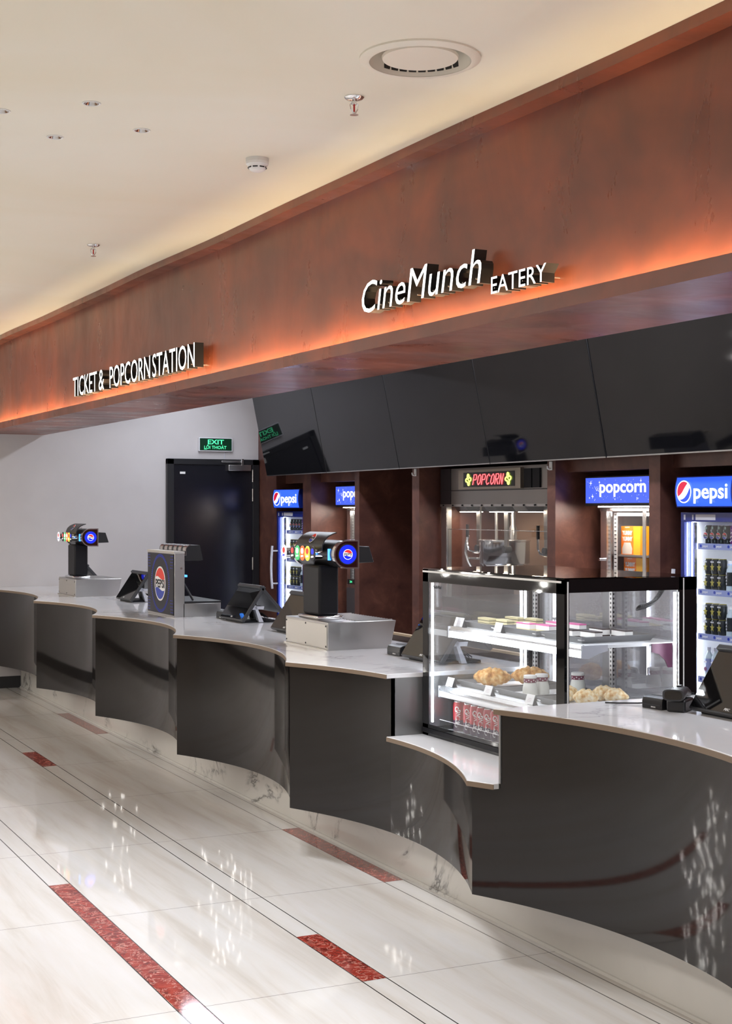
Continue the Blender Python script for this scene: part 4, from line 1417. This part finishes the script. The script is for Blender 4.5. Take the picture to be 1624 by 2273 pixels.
def can_obj(loc, label, kind, grp, protos={}):
    if kind in protos:
        return dup(protos[kind], loc, None, label)
    nm = 'drink_bottle' if kind in ('tea', 'juice') else 'drink_can'
    t = thing(nm, label, 'bottle' if 'bottle' in nm else 'can', loc, 0, grp)
    if kind in ('tea', 'juice'):
        m = BOTL
        G().lathe([(0.022, 0), (0.026, 0.004), (0.026, 0.05), (0.021, 0.075), (0.026, 0.10), (0.024, 0.125), (0.011, 0.15), (0.011, 0.158)], n=24).build('bottle_body', m, t)
        G().lathe([(0.0135, 0.158), (0.0135, 0.175), (0.012, 0.177), (0, 0.177)], n=18).build('cap', WHITE if kind == 'tea' else GREYL, t)
        G().lathe([(0.0266, 0.03), (0.0266, 0.05), (0.0222, 0.075), (0.0266, 0.1), (0.0266, 0.11)], n=24).build('label_sleeve', CAND if kind == 'tea' else LBLP, t)
        if kind == 'tea':
            g = G()
            for i, ch in enumerate('TEA+'):
                G_ = G(face_negx(-0.0272, 0.006, 0.1 - i * 0.019)).text(ch, 0, 0, width=0.010, height=0.013, bold=0.02)
                g.f += [[a + len(g.v) for a in f] for f in G_.f]
                g.v += G_.v
                g.mi += G_.mi
            g.build('sleeve_lettering', WHITEP, t, smooth=0)
        else:
            G(face_negx(-0.0275, 0.0, 0.09)).plate(circle(0.012, 20, ry=0.006), 0.001).build('sleeve_patch', WHITEP, t)
            G(face_negx(-0.0275, 0.0, 0.048)).plate(circle(0.012, 20), 0.001).build('sleeve_fruit', principled('plum_print', srgb(120, 60, 100), 0.5), t)
    else:
        r_, h_ = (0.0265, 0.112) if kind in ('dark', 'purple') else (0.027, 0.092)
        pf = bm_can(r_, h_)
        G().lathe(pf, n=26).build('can_body', CANP if kind == 'purple' else CAND, t)
        G().lathe([(r_ * 0.84, h_ - 0.003), (r_ * 0.86, h_), (r_ * 0.8, h_ - 0.003), (0, h_ - 0.003)], n=26).build('can_lid', ALU if kind != 'star' else GOLD, t)
        if kind == 'dark':
            M = Matrix.Translation((-r_ * 0.99, 0, 0)) @ face_negx(0, 0, 0)
            globe_new(face_negx(-r_ - 0.0002, 0, 0.05), 0.02, t, WHITEP, REDP, BLUEP)
            for (a, b, c, rr) in ((0.006, 0.096, 0, 0.009), (-0.016, 0.08, 0.007, 0.007), (0.015, 0.018, 0.006, 0.008)):
                G(face_negx(-r_ - 0.0004 + c, -a, b)).plate(circle(rr * 0.8, 16, ry=rr), 0.0006).build('mint_dot', MINT, t)
        elif kind == 'star':
            st = []
            for q in range(10):
                a = PI / 2 + q * PI / 5
                rr = 0.021 if q % 2 == 0 else 0.0085
                st.append((rr * math.cos(a), rr * 1.25 * math.sin(a)))
            G(face_negx(-r_ - 0.0006, 0, 0.042)).plate(st, 0.0012).build('gold_star', GOLD, t, smooth=0)
            G(face_negx(-r_ - 0.0006, 0, 0.074)).text('ROCK', 0, 0, width=0.03, height=0.009, bold=0.02).build('can_lettering', WHITEP, t, smooth=0)
        else:
            zz = []
            for q in range(7):
                zz.append((-0.012 + 0.02 * (q % 2) + 0.002 * q, 0.02 + q * 0.012))
            for q in range(6, -1, -1):
                zz.append((-0.005 + 0.02 * (q % 2) + 0.002 * q, 0.016 + q * 0.012))
            G(face_negx(-r_ - 0.0004, 0.004, 0)).plate(zz[::-1], 0.001).build('white_flash', WHITEP, t, smooth=0)
    protos[kind] = t
    return t


def stock(fr, where):
    rz = fr.rotation_euler.z
    base = Vector(fr.location)
    rot = Matrix.Rotation(rz, 3, 'Z')

    def put(x, y, z, kind, label, grp):
        o = can_obj((0, 0, 0), label, kind, grp)
        o['label'] = label
        o['group'] = grp
        o.location = base + rot @ Vector((x, y, z))
        o.rotation_euler = (0, 0, rz)
    grp = 'drinks in the %s' % where
    for k in range(4):
        put(0.105, -0.135 - 0.057 * k, 1.472, 'dark', 'dark soda can on the top shelf of the %s, %s from the left' % (where, ords[k]), grp)
    for k in range(2):
        put(0.105, -0.365 - 0.06 * k, 1.472, 'purple', 'purple soda can on the top shelf of the %s, %s after the dark ones' % (where, ords[k]), grp)
    for si, z in enumerate((1.2, 0.935)):
        for k in range(3):
            for h in range(2):
                put(0.108, -0.13 - 0.062 * k, z + 0.0925 * h, 'star', '%s dark star can of the %s pair on the %s shelf of the %s' % (('lower', 'upper')[h], ords[k], ords[si + 1], where), grp)
        for k in range(2):
            put(0.108, -0.325 - 0.06 * k, z, 'tea', 'clear tea bottle on the %s shelf of the %s, %s in line' % (ords[si + 1], where, ords[k]), grp)
    for k in range(5):
        put(0.108, -0.13 - 0.062 * k, 0.68, 'juice', 'pale juice bottle on the fourth shelf of the %s, %s from the left' % (where, ords[k]), grp)


stock(FN, 'near fridge')
stock(FF, 'far fridge')

# ================================================================== POPCORN WARMER CABINETS


def pop_cabinet(loc, label):
    t = thing('popcorn_cabinet', label, 'cabinet', loc, 0, 'popcorn cabinets with starry blue headers')
    W = 0.86     # local y from 0 (far) to -W ; x from 0 (door plane) to depth
    H = 1.685
    g = G()
    g.box(0, 0.5, -W, 0, 0, 0.95)
    g.build('base_cabinet', principled('dark_base', (0.05, 0.05, 0.055), 0.4), t, smooth=0)
    g = G().box(0.0, 0.045, -0.08, -0.01, 0.95, H).box(0.0, 0.045, -W, -W + 0.07, 0.95, H).box(0.0, 0.045, -W, 0, H - 0.02, H).box(0.0, 0.045, -W, 0, 0.95, 1.0)
    fr = g.build('aluminium_frame', ALU, t, smooth=0)
    G().box(-0.006, 0.0, -0.52, -0.483, 0.95, H).build('door_stile', ALU, t, smooth=0, bevel=0.003)
    G().box(0.045, 0.5, -0.012, 0, 0.95, H).box(0.045, 0.5, -W, -W + 0.012, 0.95, H).box(0.48, 0.5, -W, 0, 0.95, H).box(0.045, 0.5, -W, 0, H - 0.02, H).build('inner_shell', principled('grey_liner', (0.3, 0.29, 0.31), 0.4), t, smooth=0)
    G().box(0.015, 0.02, -W + 0.07, -0.07, 1.0, H - 0.02).build('door_glass', GLASS, t, smooth=0)
    st = G().box(0.046, 0.052, -0.132, -0.098, 0.97, H - 0.03).build('slotted_upright', principled('upright_metal', (0.75, 0.73, 0.7), 0.4), t, smooth=0)
    g = G()
    for k in range(25):
        z = 1.0 + k * 0.0265
        g.box(0.0445, 0.0465, -0.127, -0.106, z, z + 0.007)
    g.build('upright_slots', BLACK, st, smooth=0)
    for z in (1.375, 1.165):
        s = G().box(0.06, 0.47, -W + 0.02, -0.02, z - 0.012, z).build('wire_shelf', GLASSD if False else STEEL, t, smooth=0)
    G().box(0.055, 0.075, -W + 0.1, -0.1, H - 0.05, H - 0.03).build('light_bar', principled('warm_white_led', (1, 1, 1), 0.4, emit=(1.0, 0.93, 0.85), estr=9), t, smooth=0)
    G().box(-0.07, -0.05, -W + 0.1, -0.08, 1.692, 1.699).build('under_header_lamp', principled('warm_white_led2', (1, 1, 1), 0.4, emit=(1.0, 0.88, 0.76), estr=110), t, smooth=0)
    hd = G().box(-0.10, 0.3, -W + 0.02, 0.03, 1.70, 1.9).build('header_box', BLACK, t, bevel=0.006)
    G().box(-0.104, -0.1, -W + 0.03, 0.015, 1.72, 1.888).build('lit_panel', principled('backlit_violet_blue', (0.05, 0.1, 0.6), 0.3, emit=srgb(72, 100, 240), estr=0.85), hd, smooth=0)
    g = G()
    rnd = random.Random(4)
    for k in range(100):
        y, z = -rnd.uniform(-0.005, W - 0.04), rnd.uniform(1.728, 1.882)
        if -0.72 < y < -0.17 and 1.775 < z < 1.85:
            continue
        rr = rnd.choice((0.0012, 0.0016, 0.0022))
        gg = G(face_negx(-0.104, y, z)).plate([(-rr, 0), (0, -rr), (rr, 0), (0, rr)], 0.0006)
        g.f += [[i + len(g.v) for i in f] for f in gg.f]
        g.v += gg.v
        g.mi += gg.mi
    for (y, z, rr) in ((-0.045, 1.853, 0.017), (-0.145, 1.858, 0.011), (-0.065, 1.765, 0.016), (-0.03, 1.755, 0.008), (-0.60, 1.862, 0.012), (-0.32, 1.745, 0.008), (-0.56, 1.75, 0.009)):
        s8 = []
        for q in range(8):
            a = PI / 2 + q * PI / 4
            r2 = rr if q % 2 == 0 else rr * 0.2
            s8.append((r2 * math.cos(a), r2 * math.sin(a)))
        gg = G(face_negx(-0.104, y, z)).plate(s8, 0.0006)
        g.f += [[i + len(g.v) for i in f] for f in gg.f]
        g.v += gg.v
        g.mi += gg.mi
    for q in range(3):
        gg = G(face_negx(-0.104, -0.085 - q * 0.022, 1.835 - q * 0.004)).plate([(0, 0), (0.03, -0.035), (0.0325, -0.0335)], 0.0006)
        g.f += [[i + len(g.v) for i in f] for f in gg.f]
        g.v += gg.v
        g.mi += gg.mi
    g.build('stars', HEADW, hd, smooth=0)
    G(face_negx(-0.104, -0.40, 1.803)).text('popcorn', 0, 0, width=0.507, height=0.085, bold=0.018).build('header_lettering', HEADW, hd, smooth=0)
    k = G().cyl((0.0, -0.035, 1.34), (-0.03, -0.035, 1.34), 0.01, n=12).build('lock_knob', CHROME, t)
    dp = G().box(-0.004, 0.0, -0.20, -0.03, 0.985, 1.03).build('control_panel', BLACK, t, smooth=0)
    G(face_negx(-0.004, -0.105, 1.007)).text('34', 0, 0, width=0.05, height=0.022, bold=0.02).build('digits', GREENT, dp, smooth=0)
    return t


PC = pop_cabinet((5.735, 8.19, 0), 'glass popcorn cabinet with starry blue header right of the popcorn machine')
dup(PC, (5.77, 12.31, 0), None, 'glass popcorn cabinet with starry blue header at the far end beside the drinks fridge')


def carton(loc, label, proto=[None]):
    if proto[0]:
        return dup(proto[0], loc, None, label)
    t = thing('popcorn_box', label, 'box', loc, 0, 'orange popcorn boxes in the cabinet')
    G().box(0, 0.10, -0.135, 0.0, 0, 0.19).build('carton', ORANGE, t, smooth=0)
    G().box(0.001, 0.099, -0.21, -0.135, 0, 0.19).build('yellow_side', YELLOW, t, smooth=0)
    M = face_negx(0, -0.068, 0)
    for z in (0.145, 0.105):
        G(M @ Matrix.Translation((0, z, 0))).text('YUMMY', 0, 0, width=0.115, height=0.03, bold=0.05).build('carton_lettering', WHITEP, t, smooth=0)
    G(M @ Matrix.Translation((0, 0.182, 0))).text('popcorn', 0, 0, width=0.05, height=0.007, bold=0.01).build('carton_small_print', WHITEP, t, smooth=0)
    G(M).plate([(-0.055, 0.004), (0.05, 0.004), (0.055, 0.04), (0.035, 0.08), (-0.035, 0.08), (-0.058, 0.04)], 0.0006).build('pale_patch', principled('cream_print', srgb(225, 215, 205), 0.5), t)
    proto[0] = t
    return t


carton((5.84, 8.09, 1.375), 'orange YUMMY popcorn box on the upper shelf, left of the door stile')
carton((5.84, 7.745, 1.375), 'orange YUMMY popcorn box on the upper shelf, right of the door stile')
carton((5.84, 8.06, 1.165), 'orange popcorn box on the lower shelf, left of the door stile')
carton((5.84, 7.725, 1.165), 'orange popcorn box on the lower shelf, right of the door stile')

# ================================================================== POPCORN MACHINE
pm = thing('popcorn_machine', 'large stainless popcorn machine with kettle and neon POPCORN sign', 'popcorn machine', (5.64, 9.36, 0))
PM = Matrix.Translation((-5.64, -9.36, 0))
SATIN = principled('machine_steel', (0.33, 0.315, 0.30), 0.3, 0.85)
G(PM).box(5.66, 6.38, 8.46, 10.26, 0.0, 0.98).build('base_cabinet', SATIN, pm, smooth=0)
G(PM).box(5.65, 6.38, 8.46, 10.26, 1.71, 2.0).build('hood', SATIN, pm, smooth=0, bevel=0.003)
G(PM).box(5.638, 5.65, 8.46, 10.26, 1.822, 1.828).build('hood_seam', BLACK, pm, smooth=0)
G(PM).box(5.644, 5.65, 10.1, 10.26, 1.71, 2.0).build('dark_end_panel', principled('dark_steel', (0.06, 0.05, 0.055), 0.3, 0.6), pm, smooth=0)
hb = G(PM).box(5.62, 5.65, 9.02, 9.93, 1.832, 1.985).build('sign_box', principled('bronze_steel', (0.4, 0.35, 0.29), 0.35, 0.8), pm, smooth=0, bevel=0.002)
G(PM).box(5.617, 5.62, 9.095, 9.845, 1.85, 1.962).build('sign_face', principled('sign_black', (0.01, 0.01, 0.012), 0.2), hb, smooth=0)
# neon word made of tubes, letter by letter
stroke = {'P': [[(0.0, 0), (0.12, 1), (0.5, 1), (0.62, 0.8), (0.5, 0.5), (0.12, 0.48)]],
          'O': [[(0.2, 0), (0.02, 0.25), (0.15, 0.8), (0.4, 1), (0.6, 0.8), (0.5, 0.2), (0.2, 0)]],
          'C': [[(0.62, 0.8), (0.4, 1), (0.15, 0.8), (0.02, 0.25), (0.2, 0), (0.5, 0.15)]],
          'R': [[(0.0, 0), (0.12, 1), (0.5, 1), (0.62, 0.8), (0.5, 0.52), (0.12, 0.5)], [(0.25, 0.5), (0.5, 0)]],
          'N': [[(0.0, 0), (0.14, 1), (0.42, 0.0), (0.56, 1)]]}
yy = 9.693
for ch in 'POPCORN':
    g = G(PM)
    for ln in stroke[ch]:
        pts = [(5.612, yy - a * 0.086 - 0.012 * b, 1.866 + b * 0.078) for a, b in ln]
        g.tube(pts, 0.0036, 8)
    g.build('neon_letter', NEONR, hb)
    yy -= 0.0655
for yc in (9.76, 9.175):
    pts = []
    for k in range(37):
        a = 2 * PI * k / 36
        rr = 0.030 + 0.010 * math.cos(4 * a + 0.5)
        pts.append((5.612, yc + rr * math.cos(a), 1.906 + rr * 1.1 * math.sin(a)))
    g = G(PM).tube(pts, 0.005, 8, caps=False)
    g.tube([(5.612, yc - 0.012, 1.92), (5.612, yc + 0.008, 1.91), (5.612, yc - 0.008, 1.898)], 0.004, 6)
    g.build('neon_popcorn_shape', NEONY, hb)
for y0, y1 in ((8.9, 9.0), (8.79, 8.885)):
    G(PM).box(5.638, 5.65, y0, y1, 1.835, 1.975).build('vent_panel', BLACKM, pm, smooth=0)
# front rail with screws
rail = G(PM).box(5.64, 5.66, 8.46, 10.26, 1.7, 1.718).build('front_rail', STEEL, pm, smooth=0)
for k in range(12):
    G(PM).cyl((5.64, 10.2 - k * 0.15, 1.709), (5.632, 10.2 - k * 0.15, 1.709), 0.007, n=10).build('screw', BLACK, rail)
# posts and glass
G(PM).box(5.65, 5.70, 10.18, 10.26, 0.98, 1.7).box(5.65, 5.70, 8.46, 8.52, 0.98, 1.7).build('corner_post', STEEL, pm, smooth=0)
G(PM).box(5.645, 5.65, 10.165, 10.18, 0.98, 1.69).build('post_edge', ALU, pm, smooth=0)
G(PM).box(5.656, 5.661, 8.5, 10.18, 1.52, 1.7).build('upper_glass', GLASS, pm, smooth=0)
G(PM).box(5.666, 5.671, 8.5, 10.18, 0.98, 1.525).build('lower_glass', GLASS, pm, smooth=0)
G(PM).box(5.664, 5.673, 8.5, 10.18, 1.519, 1.523).build('glass_edge', ALU, pm, smooth=0)
G(PM).box(6.33, 6.38, 8.46, 10.26, 0.98, 1.71).build('back_plate', principled('warm_lit_back', (0.5, 0.34, 0.25), 0.4, 0.3), pm, smooth=0)  # copper tone stands in for the warm-lit wall behind
G(PM).box(6.3, 6.33, 8.46, 9.55, 0.98, 1.71).build('white_lit_panel', principled('white_lit_inner', (0.75, 0.74, 0.7), 0.35), pm, smooth=0)  # white colour stands in for the brightly lit right part
for y in (10.08, 9.62, 9.2):
    g = G(PM).prism([(5.72, 1.7), (5.93, 1.7), (5.9, 1.662), (5.75, 1.662)], 'y', y - 0.09, y + 0.09)
    g.build('lamp_shade', GREYD, pm, smooth=0)
    G(PM).box(5.76, 5.89, y - 0.07, y + 0.07, 1.656, 1.661).build('warming_lamp', principled('warming_glow', (1, 0.9, 0.7), 0.4, emit=(1, 0.84, 0.66), estr=34), pm, smooth=0)
kt = G(PM).lathe([(0.185, 1.245), (0.197, 1.26), (0.198, 1.425), (0.203, 1.43), (0.203, 1.438), (0.0, 1.445)], c=(5.95, 9.78, 0), n=48).build('kettle', principled('polished_kettle', (0.5, 0.5, 0.52), 0.14, 1.0), pm)
G(PM).lathe([(0.205, 1.432), (0.207, 1.437), (0.205, 1.442)], c=(5.95, 9.78, 0), n=48).build('kettle_rim', ALU, kt)
G(PM).lathe([(0.12, 1.225), (0.19, 1.235), (0.2, 1.25), (0.17, 1.25)], c=(5.95, 9.78, 0), n=40).build('kettle_pan', CHROME, kt)
G(PM).cyl((5.9, 9.82, 1.445), (5.9, 9.82, 1.69), 0.013, n=14).build('lid_tube', STEEL, kt)
G(PM).lathe([(0.03, 1.445), (0.03, 1.53), (0.018, 1.56), (0.018, 1.69)], c=(5.98, 9.7, 0), n=20).build('drive_shaft', STEEL, kt)
for y, s in ((10.0, 1), (9.58, -1), (9.02, -1)):
    g = G(PM).prism([(y - 0.022, 1.39), (y + 0.022, 1.39), (y + 0.03, 1.7), (y - 0.03, 1.7)], 'x', 5.84, 5.855)
    g.build('hanger_arm', SATIN, pm, smooth=0)
    G(PM).cyl((5.82, y, 1.37), (5.88, y, 1.37), 0.028, n=14).build('tilt_joint', GREYD, pm)
for y in (10.03, 9.0):
    G(PM).tube([(5.76, y, 1.46), (5.76, y, 1.39), (5.765, y - 0.02, 1.355), (5.78, y - 0.06, 1.342), (5.83, y - 0.08, 1.34)], 0.009, 8).build('handle_rod', CHROME, pm)
    G(PM).cyl((5.76, y, 1.46), (5.76, y, 1.56), 0.013, n=12).build('handle_grip', BLACK, pm)
G(PM).tube([(5.77, 10.04, 1.47), (5.77, 10.07, 1.4), (5.77, 10.075, 1.33), (5.78, 10.05, 1.26), (5.79, 10.0, 1.2)], 0.012, 10).build('flexible_hose', STEEL, pm)
g = G(PM).cyl((5.8, 9.95, 1.26), (5.86, 9.95, 1.26), 0.012, n=10)
G(PM).box(5.78, 5.84, 9.92, 10.06, 1.283, 1.298).build('dump_lever', STEEL, pm, bevel=0.003)

# ================================================================== LOBBY CHANDELIER (seen as sparkles in the gloss)
t = thing('bulb_chandelier', 'long cluster of small hanging bulbs, seen only as sparkles in the gloss panels', 'chandelier', (-0.45, 11.2, 3.2))
rnd = random.Random(11)
rod = G()
BULB = principled('sparkle_bulb', (1, 1, 1), 0.4, emit=(1.0, 0.96, 0.9), estr=300)
rod.box(-0.45, 0.45, -1.8, 1.8, -0.03, 0)
tips_ = []
for k in range(90):
    tips_.append((rnd.uniform(-0.42, 0.42), rnd.uniform(-1.4, 1.4), -rnd.uniform(0.9, 2.2)))
    rod.cyl((tips_[-1][0], tips_[-1][1], -0.03), tips_[-1], 0.002, n=4)
rod.build('canopy_and_wires', CHROME, t)
for p_ in tips_:
    G().lathe([(0.0, -0.022), (0.008, -0.016), (0.010, -0.009), (0.007, 0.0)], c=p_, n=8).build('bulb', BULB, t)
